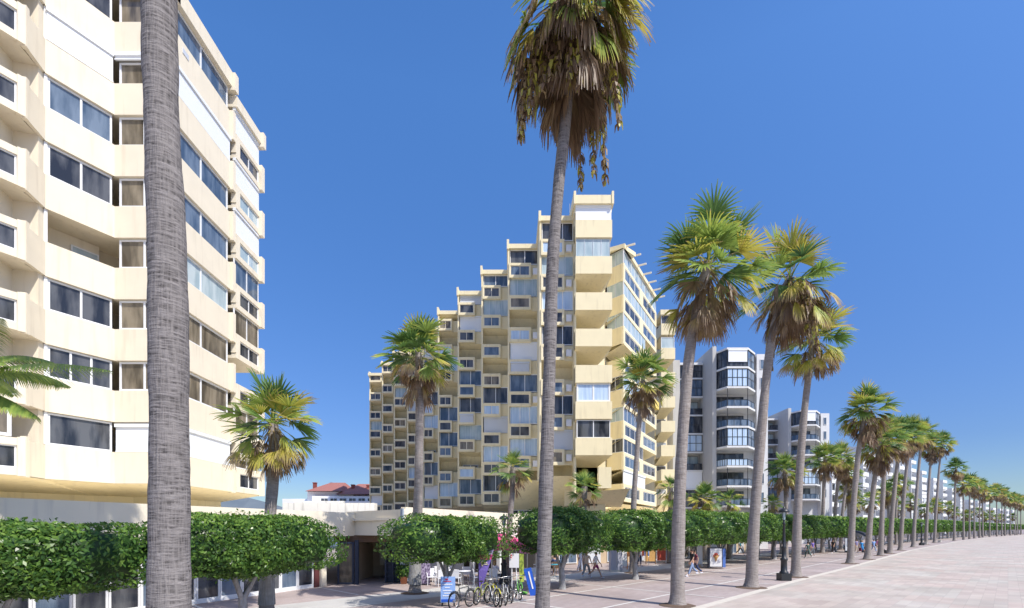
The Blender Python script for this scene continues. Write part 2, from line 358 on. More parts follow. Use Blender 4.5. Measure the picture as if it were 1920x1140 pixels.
# ------------------------------------------------------------ foliage builders
def mesh_arrays(name, V, Fq, mats, tint=None, fm=None, smooth=False):
    me = bpy.data.meshes.new(name); V = np.asarray(V, dtype=np.float32)
    me.from_pydata(V.tolist(), [], Fq) if not isinstance(Fq, np.ndarray) else None
    if isinstance(Fq, np.ndarray):
        me.vertices.add(len(V)); me.vertices.foreach_set('co', V.ravel())
        k = Fq.shape[1]; me.loops.add(Fq.size); me.polygons.add(len(Fq))
        me.loops.foreach_set('vertex_index', Fq.ravel().astype(np.int32))
        me.polygons.foreach_set('loop_start', np.arange(0, Fq.size, k, dtype=np.int32))
    for q in mats: me.materials.append(M[q])
    me.update(calc_edges=True)
    if tint is not None:
        a = me.attributes.new('tint', 'FLOAT', 'POINT'); a.data.foreach_set('value', np.asarray(tint, dtype=np.float32))
    return me

class Leafer:
    def __init__(s): s.v = []; s.f = []; s.t = []
    def strip(s, pts, lat, ws, tints):
        b = len(s.v); k = len(pts)
        for p, w_, t in zip(pts, ws, tints):
            s.v.append(p-lat*w_); s.v.append(p+lat*w_); s.t += [t, t]
        for i in range(k-1): s.f.append((b+2*i, b+2*i+1, b+2*i+3, b+2*i+2))
    def fan(s, base, d, Lp, Rr, spread, nl, droop, tint, rg, sag=.25, fold=.25, seg=3):
        up = Vector((0, 0, 1)); d = d.normalized()
        side = d.cross(up)
        if side.length < .15: side = Vector((math.cos(rg.random()*6), math.sin(rg.random()*6), 0)); side = (side-d*side.dot(d))
        side.normalize()
        pet = [base+d*Lp*t-up*sag*Lp*t*t for t in (0, .33, .66, 1)]
        s.strip(pet, side, [.035, .022, .018, .015], [min(1, tint+.12)]*4)
        hub = pet[-1]; d2 = (d-up*2*sag).normalized(); n = side.cross(d2).normalized()
        roll = rg.uniform(-.5, .5); side2 = side*math.cos(roll)+n*math.sin(roll); n = side2.cross(d2)
        for i in range(nl):
            a = -spread+2*spread*(i+.5)/nl+rg.uniform(-.02, .02)
            ld = (d2*math.cos(a)+side2*math.sin(a)+n*fold*abs(math.sin(a))).normalized()
            L = Rr*(.72+.28*math.cos(a*.8))*rg.uniform(.9, 1.08)
            wd = Rr*.46*2*spread/nl*.5*rg.uniform(.75, 1.1)
            lat = ld.cross(n).normalized(); lat = (lat+n*rg.choice((-.45, .45))).normalized()
            tt = tint+rg.uniform(-.05, .05); dr = droop*rg.uniform(.7, 1.3)
            if seg == 3: T = (0, .52, .8, 1); Wd = (.012, wd*1.3, wd*.75, .006)
            else: T = (0, .52, 1); Wd = (.015, wd*1.35, .012)
            pts = [hub+n*0]
            for t0, t1 in zip(T, T[1:]):
                pts.append(pts[-1]+(ld-up*dr*1.9*((t0+t1)/2)**1.7).normalized()*L*(t1-t0))
            tip = rg.uniform(.1, .3)
            s.strip(pts, lat, Wd, [max(0, tt-.03), tt, min(1, tt+.04), min(1, tt+tip)][:len(T)] if seg == 3 else [tt, tt, min(1, tt+tip)])
    def feather(s, base, d, L, rg, droop=.5, tint=.2, nl=46, ll=.5):
        up = Vector((0, 0, 1)); pts = []; d = d.normalized(); side = d.cross(up).normalized()
        for i in range(nl+1):
            t = i/nl; pts.append(base+d*L*t-up*droop*L*t*t)
        s.strip(pts[::5]+[pts[-1]], side, [.03-.0025*i for i in range(len(pts[::5])+1)], [tint+.15]*(len(pts[::5])+1))
        for i in range(4, nl):
            t = i/nl; ax = (pts[i+1]-pts[i]).normalized(); l_ = ll*math.sin(math.pi*(t*.85+.12))*rg.uniform(.85, 1.1)
            for sg in (-1, 1):
                ld = (side*sg*.8+ax*.55+up*.15).normalized(); lat = ld.cross(up).normalized()
                tt = tint+rg.uniform(-.08, .1)
                s.strip([pts[i]+ld*l_*q_-up*l_*.75*q_**1.8 for q_ in (0, .35, .7, 1)], lat, [.018, .032, .022, .003], [tt, tt, tt, tt+.15])
    def panicle(s, base, d, L, rg, tint=.9):
        up = Vector((0, 0, 1)); pts = [base+d*L*.30*math.sin(t*1.5)-up*L*max(0, t-.12)**1.25 for t in [i/14 for i in range(15)]]
        s.strip(pts, Vector((rg.uniform(-1, 1), rg.uniform(-1, 1), 0)).normalized(), [.02]*15, [.75]*15)
        for i in range(4, 15):
            for k in range(15):
                a = rg.random()*6.28; o = Vector((math.cos(a), math.sin(a), 0)); l_ = rg.uniform(.12, .36)*(1.3-.8*i/14)
                st = pts[i]+Vector((0, 0, rg.uniform(-.1, .1))); t_ = rg.choice((tint, tint-.35, 1, .72))
                s.strip([st, st+o*l_*.45-up*l_*.4, st+o*l_*.55-up*l_*1.2], o.cross(up), [.012, rg.uniform(.018, .045), .012], [t_]*3)
    def mesh(s, name, m='frond'):
        return mesh_arrays(name, [tuple(v) for v in s.v], s.f, [m], s.t)

def palm_crown(seed, sc=1.0, green=26, old=9, dead=22, nl=22, seg=3, fruit=0, skirt=1.4, asym=None, outer=0):
    rg = random.Random(seed); C = Leafer()
    Z = Vector((0, 0, 1))
    for i in range(green):
        th = math.radians(84-(i/green)*104+rg.uniform(-9, 9)); ph = i*2.39996+rg.uniform(-.3, .3)
        d = Vector((math.cos(ph)*math.cos(th), math.sin(ph)*math.cos(th), math.sin(th)))
        tint = rg.uniform(.08, .45)
        if rg.random() < .2: tint = rg.uniform(.45, .62)
        C.fan(Vector((0, 0, rg.uniform(-.3, .1)))*sc, d, rg.uniform(.5, 1.3)*sc, rg.uniform(.85, 1.1)*sc, rg.uniform(1.1, 1.7), nl, rg.uniform(.1, .4), tint, rg, sag=rg.uniform(.08, .28), seg=seg)
    for i in range(old):
        th = math.radians(rg.uniform(-38, 5)); ph = rg.random()*6.283
        if asym is not None: ph = asym+rg.gauss(0, .9)
        d = Vector((math.cos(ph)*math.cos(th), math.sin(ph)*math.cos(th), math.sin(th)))
        C.fan(Vector((0, 0, -.2))*sc, d, rg.uniform(.8, 1.15)*sc, rg.uniform(.8, 1.0)*sc, rg.uniform(.8, 1.3), nl, rg.uniform(.6, 1.1), rg.choice((.5, .56, .62, .7, .4)), rg, sag=rg.uniform(.3, .6), seg=seg)
    K = Leafer()
    for i in range(dead):
        f = i/dead; th = math.radians(-22-50*f+rg.uniform(-16, 12)); ph = i*2.39996+rg.uniform(-.4, .4)
        d = Vector((math.cos(ph)*math.cos(th), math.sin(ph)*math.cos(th), math.sin(th)))
        K.fan(Vector((math.cos(ph)*.12, math.sin(ph)*.12, -.25-skirt*.45*f))*sc, d, rg.uniform(.4, .85)*sc, rg.uniform(.55, .9)*sc, rg.uniform(.5, 1.1), max(9, nl*2//3), rg.uniform(.5, 1.3), rg.uniform(.70, .96), rg, sag=rg.uniform(.25, .6), seg=seg, fold=.5)
    for i in range(outer):
        th = math.radians(rg.uniform(-60, 15)); ph = rg.random()*6.283
        d = Vector((math.cos(ph)*math.cos(th), math.sin(ph)*math.cos(th), math.sin(th)))
        K.fan(Vector((0, 0, rg.uniform(-.3, .1)))*sc, d, rg.uniform(.7, 1.15)*sc, rg.uniform(.7, 1.05)*sc, rg.uniform(.35, .9), 14, rg.uniform(1.6, 3.2), rg.choice((.45, .62, .74, .8, .86, .9, .95)), rg, sag=rg.uniform(.45, .8), seg=seg, fold=.5)
    for i in range(fruit):
        ph = (asym if asym is not None else 0)+rg.uniform(-2.4, 2.4); d = Vector((math.cos(ph), math.sin(ph), .15))
        K.panicle(Vector((0, 0, -.1))*sc, d, rg.uniform(2.2, 3.9)*sc*rg.choice((.7, 1, 1)), rg, .92)
    return C.mesh('crown'), K.mesh('dead_fronds')

def trunk_mesh(path, r0, r1, m='bark', n=14, base=None, sub=None, jit=.015, flare=1.45):
    base = base or path[0]
    pts = [Vector(p) for p in path]
    ds = [0.0]
    for a, b in zip(pts, pts[1:]): ds.append(ds[-1]+(b-a).length)
    L = ds[-1]; k = sub or max(8, int(L/.35)); P = []; Rd = []
    for i in range(k+1):
        t = L*i/k; j = max(x for x in range(len(ds)) if ds[x] <= t+1e-6); j = min(j, len(pts)-2)
        f = (t-ds[j])/(ds[j+1]-ds[j]); 
        p0 = pts[max(j-1, 0)]; p1 = pts[j]; p2 = pts[j+1]; p3 = pts[min(j+2, len(pts)-1)]
        P.append(.5*((2*p1)+(p2-p0)*f+(2*p0-5*p1+4*p2-p3)*f*f+(3*p1-p0-3*p2+p3)*f**3))
        wob = .035*math.sin(t*1.1+r0*40)+.02*math.sin(t*2.7+r0*90)+.012*math.sin(t*6.1)
        Rd.append((r0+(r1-r0)*(t/L)**.75)*(1+(flare-1)*math.exp(-t/.35))*(1+wob+rng.uniform(-.012, .012)))
    mb = MB(); mb.tube(P, Rd, n, m, jit=jit)
    return mb

CR = {}
def palm(name, label, path, r0, r1, crown, sc=1.0, rz=0, group=None, bark_='bark2', n=12, thingname='palm_tree', soil=True, sub=None, trunk_from=None):
    t = thing(thingname, label, 'palm tree', path[0], group)
    tb = trunk_mesh(path, r0, r1, bark_, n, sub=sub); tb.build('trunk', bark_, t)
    if soil and r0 > .2:
        s_ = MB(); s_.lathe((path[0][0], path[0][1], 0), [(r0*2.6, .006), (r0*2.2, .03), (r0*1.0, .07)], 12); s_.build('root_mound', 'soil', t)
    c, k = CR[crown]
    for nm, me in (('crown', c), ('dead_fronds', k)):
        if me is None or len(me.vertices) == 0: continue
        o = bpy.data.objects.new(nm, me); COL.objects.link(o); o.parent = t; ORG[o] = ORG[t]
        o.location = Vector(path[-1])-Vector(path[0]); o.scale = (sc, sc, sc); o.rotation_euler = (0, 0, rz)
    return t
CR['near'] = palm_crown(3, 1.0, 9, 22, 60, 26, 3, 26, 2.1, asym=-.6, outer=70)
CR['a'] = palm_crown(21, 1.0, 36, 7, 42, 24, 3, 0, 1.6)
CR['b'] = palm_crown(35, 1.0, 26, 12, 50, 24, 3, 7, 1.5, asym=-.1, outer=18)
CR['c'] = palm_crown(48, 1.0, 32, 10, 22, 22, 3, 1, .8)
CR['d'] = palm_crown(51, 1.0, 32, 10, 38, 20, 2, 1, 1.8)
CR['e'] = palm_crown(64, 1.0, 38, 6, 26, 18, 2, 0, 1.4)
CR['f'] = palm_crown(77, 1.0, 30, 9, 30, 16, 2, 0, 1.6)
CR['far1'] = palm_crown(80, 1.0, 26, 5, 18, 11, 2, 0, 1.4)
CR['far2'] = palm_crown(91, 1.0, 22, 7, 20, 11, 2, 0, 1.6)
CR['y'] = palm_crown(95, 1.0, 18, 5, 9, 20, 3, 0, 1.0)

def pp(pts, Y):
    """trunk path from the places it passes"""
    out = []
    for i, (px, py) in enumerate(pts):
        out.append((wx(px, Y), Y, 0 if i == 0 else wz(py, Y)))
    return out
KP = 'fan palms lined up along the promenade kerb'
palm('p', 'thickest nearest palm trunk, grey and ringed, passing in front of the left cream building', pp([(316, 1340), (317, 1140), (318, 900), (316, 620), (312, 420), (303, 210), (299, 0), (300, -330), (303, -640), (305, -980)], 8.0), .325, .20, 'b', 1.25, 1, KP, 'bark', 28, sub=110)
palm('p', 'tall middle palm with a shaggy brown crown of hanging dead fronds and seed strings', pp([(1016, 1178), (1017, 1140), (1024, 900), (1030, 700), (1036, 500), (1048, 340), (1062, 200), (1069, 0)], 15.0), .235, .155, 'near', 1.42, 0, KP, 'bark', 22)
palm('p', 'big full green palm right of the stepped cream building, brown beard under its crown', pp([(1270, 1135), (1272, 1000), (1278, 850), (1289, 700), (1303, 600), (1328, 492)], 19.5), .275, .175, 'a', 1.28, .5, KP, 'bark2', 18)
palm('p', 'leaning palm with ragged half brown crown, hiding the right edge of the glass bay tower', pp([(1409, 1101), (1413, 1000), (1424, 850), (1438, 700), (1452, 610), (1480, 520)], 25.4), .30, .175, 'b', 1.38, 0, KP, 'bark2', 16)
palm('p', 'palm beside the black street lamp with a flat spreading green and tan crown', pp([(1492, 1079), (1496, 950), (1504, 820), (1514, 720), (1526, 632)], 31.0), .29, .17, 'c', 1.3, 1.2, KP, 'bark2', 14)
palm('p', 'first palm beyond the gap after the lamp, standing clear against the sky', pp([(1594, 1056), (1600, 950), (1612, 830), (1625, 765)], 43), .29, .17, 'd', 1.28, .7, KP, 'bark2', 12)
spec = [(1626, 1049, 1650, 828, 'seventh palm of the kerb row, with a wide round brown beard'), (1651, 1042, 1663, 812, 'slim palm just behind the seventh of the kerb row'),
        (1668, 1038, 1690, 815, 'kerb palm with a swollen trunk foot, third before the far thicket'), (1688, 1032, 1708, 808, 'straight kerb palm with a thin trunk, its crown merging with both neighbours'),
        (1712, 1026, 1730, 812, 'kerb palm with a thick pale foot just before the row thins'), (1736, 1021, 1748, 832, 'kerb palm in the far clump with a low yellowish crown'),
        (1752, 1018, 1766, 828, 'last tall kerb palm before the skyline drops'), (1789, 1014, 1792, 876, 'isolated slender kerb palm just beyond the drop in the skyline')]
for i, (bx, by, tx, ty, lb) in enumerate(spec):
    Y = 2790/(by-HY)
    palm('p', lb, pp([(bx, by), (bx+(tx-bx)*.25, by+(ty-by)*.35), (bx+(tx-bx)*.6, by+(ty-by)*.7), (tx, ty)], Y), .29, .17, 'defacd'[i % 6] if i < 6 else 'f', 1.25+.04*i, i*1.3, KP, 'bark2', 10)
def far_palm(x, y, h, sc, i, label, group, r=.25):
    lean = rng.uniform(-.5, .5)
    return palm('p', label, [(x, y, 0), (x+lean*.2, y, h*.5), (x+lean, y+lean*.5, h)], r, r*.7, 'far1' if i % 2 else 'far2', sc, i*1.7, group, 'bark2', 7, soil=False, sub=5)
i = 0; y = 139
while y < 330:
    far_palm(kerb(y)-1.2-rng.uniform(0, 1), y, rng.uniform(15.5, 18)+(y-139)*.012, 1.45+y*.002, i, 'small distant fan palm in the kerb row receding toward the horizon', 'distant kerb palms'); i += 1; y += 8.5+y*.01
i = 0; y = 96
while y < 300:
    far_palm(kerb(y)-14.5-rng.uniform(0, 3), y, rng.uniform(8.5, 11.5), 1.3, i, 'low distant palm between the clipped trees and the far white blocks', 'distant inland palms', .22); i += 1; y += 8+y*.02
IP = 'smaller palms on the building side'
def ip(lb, pts, Y, r0, r1, cr, sc, rz): return palm('p', lb, pp(pts, Y), r0, r1, cr, sc, rz, IP, 'bark2', 12)
ip('palm with drooping tan fronds beside the right end of the left cream building', [(500, 1156), (500, 1050), (508, 950), (514, 860), (512, 790)], 17, .22, .17, 'c', .93, 2)
ip('palm with a pale painted foot in front of the left part of the stepped building', [(778, 1112), (780, 1040), (785, 900), (787, 740), (785, 662)], 23.2, .26, .17, 'e', 1.0, 0)
ip('short palm with small green crown in front of the white parapet, by the near lamp', [(952, 1092), (954, 1000), (960, 930), (962, 876)], 28, .17, .15, 'y', .72, 1)
ip('stubby palm with five upright fronds in front of the lowest balcony', [(1092, 1072), (1093, 1000), (1095, 950), (1096, 912)], 35, .2, .2, 'y', .80, 2)
ip('slender palm in front of the balcony corner of the stepped building', [(1186, 1075), (1188, 950), (1198, 800), (1206, 706)], 34, .22, .15, 'e', 1.12, 4)
ip('small bushy palm at the right foot of the stepped building, half behind the big palm', [(1256, 1056), (1257, 980), (1258, 915)], 44, .24, .2, 'y', .85, 3)
ip('bushy low palm left of the grey tower base', [(1322, 1050), (1322, 980), (1322, 932)], 48, .24, .2, 'f', .9, 5)
ip('bushy low palm under the glass bays of the grey tower', [(1367, 1048), (1367, 980), (1367, 938)], 50, .24, .2, 'y', .9, 0)
ip('green palm right of the leaning palm, in front of the second grey tower', [(1474, 1048), (1474, 960), (1471, 880)], 50, .2, .16, 'f', 1.05, 1)
ip('tiny palm tuft over the clipped trees between two big trunks', [(1450, 1046), (1450, 980), (1449, 942)], 52, .2, .18, 'y', .62, 2)
ip('left palm of the pair in front of the white terrace blocks', [(1542, 1036), (1543, 960), (1547, 858)], 62, .25, .18, 'e', 1.2, 1)
ip('right palm of the pair in front of the white terrace blocks', [(1563, 1034), (1566, 960), (1576, 856)], 66, .25, .18, 'd', 1.15, 3)
ip('shorter palm behind the pair, its crown below theirs', [(1576, 1030), (1580, 960), (1590, 884)], 72, .25, .18, 'e', 1.05, 4)
ip('lowest bushy palm behind the pair near the first white block', [(1590, 1028), (1591, 980), (1592, 915)], 76, .25, .2, 'f', 1.1, 5)
ip('low palm in the gap left of the palm with round brown beard', [(1668, 1022), (1668, 960), (1664, 920)], 90, .25, .2, 'f', 1.1, 5)
ip('low palm with yellowish crown in the gap of the kerb row', [(1680, 1020), (1680, 960), (1684, 905)], 95, .25, .2, 'e', 1.2, 5)
for o in [o for o in bpy.data.objects if o.get('label', '').startswith(('palm with a pale painted foot', 'palm with drooping tan fronds'))]:
    q_ = MB(); x, y = o.location.x, o.location.y; q_.tube([(x, y, .42), (x+.01, y, 1.0), (x+.012, y, 1.75)], [.32, .285, .27] if 'foot' in o['label'] else [.28, .245, .235], 14, 'barkw'); q_.build('painted_band', 'barkw', o)
# feather palm at the left edge
t = thing('palm_tree', 'feathery palm at the left edge, only a few arching green fronds in view', 'palm tree', (wx(-75, 13), 13, 0))
trunk_mesh([(wx(-75, 13), 13, 0), (wx(-75, 13), 13, 3), (wx(-70, 13), 13, wz(690, 13))], .25, .2, 'bark2', 12).build('trunk', 'bark2', t)
C = Leafer(); b0 = Vector((wx(-78, 13), 13, wz(715, 13))); rg = random.Random(5)
for (az, el, L, dr) in [(0, 20, 4.3, .28), (-8, 62, 2.9, .34), (14, 46, 3.0, .5), (-20, 35, 2.6, .5), (4, -12, 2.0, .25), (60, 40, 3, .5), (110, 35, 3, .5), (160, 30, 3, .5), (200, 50, 3, .5), (240, 30, 3, .5), (290, 65, 2.4, .5), (-40, 70, 2.4, .4)]:
    a, e = R(az), R(el); C.feather(b0, Vector((math.cos(a)*math.cos(e), math.sin(a)*math.cos(e), math.sin(e))), L, rg, dr, .34, 52, .66)
me = C.mesh('crown'); me.transform(Matrix.Translation(-ORG[t])); place('crown', me, t)

# ---- clipped ficus trees
def ficus_crown(seed, a, b, c, nleaf, size, name='crown', lump=1.0):
    rs = np.random.RandomState(seed)
    d = rs.normal(size=(nleaf, 3)); d /= np.linalg.norm(d, axis=1)[:, None]
    p = 4.0; s = (np.abs(d[:, 0]/a)**p+np.abs(d[:, 1]/b)**p+np.abs(d[:, 2]/c)**p)**(-1/p)
    ph = rs.rand(12)*6.28; P0 = d*s[:, None]
    cx_ = P0[:, 0]; bump = .10*np.sin(P0[:, 0]*2.6+ph[0])*np.cos(P0[:, 2]*2.2+ph[6])+.08*np.sin(P0[:, 0]*4.3+ph[7]+P0[:, 1]*2)*np.sin(P0[:, 2]*5+ph[8])+.05*np.sin(d[:, 0]*6+ph[0])*np.sin(d[:, 1]*5+ph[1])+.06*np.sin(d[:, 0]*13+ph[2]+d[:, 2]*7)+.05*np.sin(d[:, 1]*17+ph[3])*np.sin(d[:, 2]*15+ph[4])+.035*np.sin(d[:, 0]*29+ph[5])*np.sin(d[:, 2]*25+d[:, 1]*23)
    bump = bump*lump
    dep = rs.rand(nleaf)**2.6
    r = s*(1+bump)*(1-.16*dep)+rs.normal(size=nleaf)*.02+(rs.rand(nleaf) < .05)*rs.rand(nleaf)*.2
    P = d*r[:, None]
    g = d/np.array([a, b, c]); n = np.sign(g)*np.abs(g)**(1.6); n /= np.linalg.norm(n, axis=1)[:, None]+1e-6
    n = n+rs.normal(size=(nleaf, 3))*.55; n /= np.linalg.norm(n, axis=1)[:, None]
    u = np.cross(n, rs.normal(size=(nleaf, 3))); u /= np.linalg.norm(u, axis=1)[:, None]; v = np.cross(n, u)
    sz = size*(.7+.6*rs.rand(nleaf))[:, None]
    V = np.stack([P-u*sz, P+v*sz*.45+n*sz*.1, P+u*sz, P-v*sz*.45+n*sz*.1], 1).reshape(-1, 3)
    Fq = np.arange(nleaf*4).reshape(-1, 4)
    t = np.clip(rs.rand(nleaf)*.6+.9*bump+.22*(d[:, 2] > .35)*rs.rand(nleaf)+.08, 0, 1)  # random leaf tone, plus sunlit tops and lumps and shaded hollows painted in
    # inner mass, painted darkest green for the shaded depth between leaves
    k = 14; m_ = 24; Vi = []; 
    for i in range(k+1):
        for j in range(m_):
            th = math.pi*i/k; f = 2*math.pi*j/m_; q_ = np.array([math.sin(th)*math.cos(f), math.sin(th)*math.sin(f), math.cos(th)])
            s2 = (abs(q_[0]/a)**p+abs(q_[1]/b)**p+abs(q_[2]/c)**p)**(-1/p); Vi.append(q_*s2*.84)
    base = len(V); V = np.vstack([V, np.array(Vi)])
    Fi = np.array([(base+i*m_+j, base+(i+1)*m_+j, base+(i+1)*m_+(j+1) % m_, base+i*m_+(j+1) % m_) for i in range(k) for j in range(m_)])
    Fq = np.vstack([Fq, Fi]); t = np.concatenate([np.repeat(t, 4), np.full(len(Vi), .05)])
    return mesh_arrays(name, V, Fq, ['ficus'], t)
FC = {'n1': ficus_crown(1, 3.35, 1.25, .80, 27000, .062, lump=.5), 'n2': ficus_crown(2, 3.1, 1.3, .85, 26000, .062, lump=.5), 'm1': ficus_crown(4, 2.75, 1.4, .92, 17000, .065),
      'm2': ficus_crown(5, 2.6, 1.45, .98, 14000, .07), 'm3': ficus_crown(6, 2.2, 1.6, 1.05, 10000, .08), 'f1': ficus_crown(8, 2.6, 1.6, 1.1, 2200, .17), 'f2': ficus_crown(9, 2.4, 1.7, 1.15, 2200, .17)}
def ficus(x, y, zb, zt, kind, label, group='clipped ficus trees in a row', s=1.0, rz=45, pale=True, c=1.0):
    t = thing('ficus_tree', label, 'tree', (x, y, 0), group)
    mb = MB(); r = .13*s; zf = zb*.55
    mb.tube([(x, y, 0), (x+.02, y, .25), (x-.02, y+.02, zf)], [r*1.5, r*1.1, r*.95], 10, 'barkw')
    for k in range(4):
        a = k*1.57+rng.uniform(-.4, .4); e = Vector((x+math.cos(a)*.55, y+math.sin(a)*.55, zb+.35))
        mb.tube([(x-.02, y+.02, zf-.05), (x+math.cos(a)*.2, y+math.sin(a)*.2, (zf+zb)/2), e], [r*.7, r*.5, r*.35], 7, 'barkw')
    mb.build('trunk', 'barkw', t)
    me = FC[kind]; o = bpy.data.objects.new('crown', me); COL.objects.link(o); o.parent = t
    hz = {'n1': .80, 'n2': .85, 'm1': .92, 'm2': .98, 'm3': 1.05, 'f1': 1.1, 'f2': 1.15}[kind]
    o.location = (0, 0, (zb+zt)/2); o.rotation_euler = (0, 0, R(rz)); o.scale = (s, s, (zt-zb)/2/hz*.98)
    return t
FG = 'clipped ficus trees in a row'
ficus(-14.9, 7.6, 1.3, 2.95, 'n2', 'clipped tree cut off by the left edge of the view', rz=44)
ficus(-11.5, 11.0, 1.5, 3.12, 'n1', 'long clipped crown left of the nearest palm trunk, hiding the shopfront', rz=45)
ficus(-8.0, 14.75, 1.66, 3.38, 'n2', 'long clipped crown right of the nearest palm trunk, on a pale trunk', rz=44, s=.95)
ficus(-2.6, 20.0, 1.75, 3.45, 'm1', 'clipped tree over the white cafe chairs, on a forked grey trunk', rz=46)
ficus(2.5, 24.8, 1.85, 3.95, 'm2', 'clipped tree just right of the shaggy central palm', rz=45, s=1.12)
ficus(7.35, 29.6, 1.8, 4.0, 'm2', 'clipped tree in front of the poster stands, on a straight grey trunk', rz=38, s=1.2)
labs = ['rounded clipped tree immediately right of the big full palm trunk', 'dark clipped tree above the ice cream poster', 'clipped tree left of the leaning palm trunk', 'clipped tree between the leaning palm and the street lamp',
        'clipped tree behind the street lamp shaft', 'clipped tree right of the palm beside the lamp', 'clipped tree half way from the lamp to the next clear palm', 'clipped tree left of the first palm beyond the lamp gap']
i = 0; y = 34.4
while y < 320:
    zt = 4.1+min(1.5, (y-30)*.012)
    if i < len(labs): lb = labs[i]
    else: lb = 'far clipped tree merging with its neighbours in the long green row'
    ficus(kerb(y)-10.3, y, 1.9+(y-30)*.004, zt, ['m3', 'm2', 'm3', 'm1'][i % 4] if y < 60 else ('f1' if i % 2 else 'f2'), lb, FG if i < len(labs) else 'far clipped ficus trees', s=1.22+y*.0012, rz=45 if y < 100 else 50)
    i += 1; y += 4.9 if y < 150 else 6
labs2 = ['clipped tree of the inner row beside the grey kiosk', 'inner row clipped tree behind the two walkers', 'inner row clipped tree behind the ice cream poster', 'inner row clipped tree behind the leaning palm']
for i in range(12):
    y = 38+i*5.4
    lb = labs2[i-1] if 1 <= i <= 4 else 'inner row clipped tree mostly hidden behind the front row'
    if i == 0: continue
    ficus(y-27.2-.02*i, y, 1.9, 4.0, 'f2' if i % 2 else 'f1', lb, 'inner row of clipped trees' if not 1 <= i <= 4 else 'inner row clipped trees near', rz=45)

# ------------------------------------------------------------ the left cream building
HEX = (.5, .866)
BL = thing('apartment_building', 'cream apartment building filling the left of the view, with ribbon windows above an overhanging soffit', 'building', (-19, 26, 0))
pB0 = (-18.75, 23.4); pC0 = (-16.15, 23.4)
fB = Fr(pB0, (1, 0)); fC = Fr(pC0, (0, 1)); fA = Fr((-19.99, 21.24), (pB0[0]+19.99, pB0[1]-21.24)); LA = 2.49
fD = Fr((-16.05, 28.7), (0, 1)); LD = 3.0; LC = 5.3
fE = Fr((-19.66-.498*6, 20-.867*6), (.498, .867)); LE = 6.0
fG = Fr((-19.66, 20), (-19.99+19.66, 21.24-20)); LG = 1.28
N = 8
def lev(k): return 5.15+2.9*k
body = MB()
core = [(-26.5, 20.2), (-20.3, 21.3), (-19.2, 23.85), (-16.6, 23.85), (-16.6, 31.5), (-26.5, 31.5)]
for k in range(N+1):    # floor slabs
    z = lev(k); 
    body.prism([(-26, 17.8), (-22.1, 14.9), (-19.9, 20.0), (-20.15, 21.3), (-18.85, 23.5), (-16.25, 23.5), (-16.25, 31.6), (-26, 31.6)], z+.012, z+.18, 'cream')
body.prism([(-27, 23.6), (-21.2, 22.8), (-20.0, 25.3), (-17.6, 25.3), (-17.5, 31.3), (-27, 31.3)], 5.3, 28.4, 'cream')
body.build('wall', None, BL)
pr = MB()
for k in range(N):
    z = lev(k); z1 = z+1.48
    fbox(pr, fA, 0, LA+.0, -.3, 0, z, z1, 'cream'); fbox(pr, fB, -.1, 2.6, -.3, .0, z, z1-.002, 'cream'); fbox(pr, fC, 0, LC, -.3, .004, z, z1, 'cream')
    fbox(pr, fC, LC-.25, LC+.02, -.3, .16, z-.06, z1+.1, 'cream')
pr.build('parapet', 'cream', BL)
rf = MB()
z = lev(N)
fbox(rf, fA, -.1, LA+.1, -.6, .12, z, z+.85); fbox(rf, fB, -.1, 2.72, -.6, .12, z+.003, z+.853); fbox(rf, fC, .0, LC, -.6, .12, z+.006, z+.85); fbox(rf, fC, LC-.3, LC+.06, -.4, .3, z-.2, z+.8)
rf.prism([(-27, 23), (-20.6, 21.6), (-19.4, 24.0), (-16.9, 24.0), (-16.9, 31.4), (-27, 31.4)], z, z+.5)
rf.build('roof', 'cream', BL)
# sloping soffit under the lowest parapet, recessed base wall
sf = MB()
out = [(-22.7, 14.7), (-19.75, 20), (-20.05, 21.25), (-18.78, 23.43), (-16.18, 23.43), (-16.0, 31.7)]
inn = [(-26.5, 18.2), (-22.6, 24), (-21.5, 25.5), (-20.3, 26.6), (-18.9, 26.8), (-18.6, 31.7)]
n = len(out)
sf.add([(x, y, 5.14) for x, y in out]+[(x, y, 4.72) for x, y in inn]+[(x, y, 3.8) for x, y in inn], [(i, n+i, n+i+1, i+1) for i in range(n-1)]+[(n+i, 2*n+i, 2*n+i+1, n+i+1) for i in range(n-1)])
sf.build('soffit', 'creamB', BL)  # yellower cream than the walls, warm bounced light put into the colour
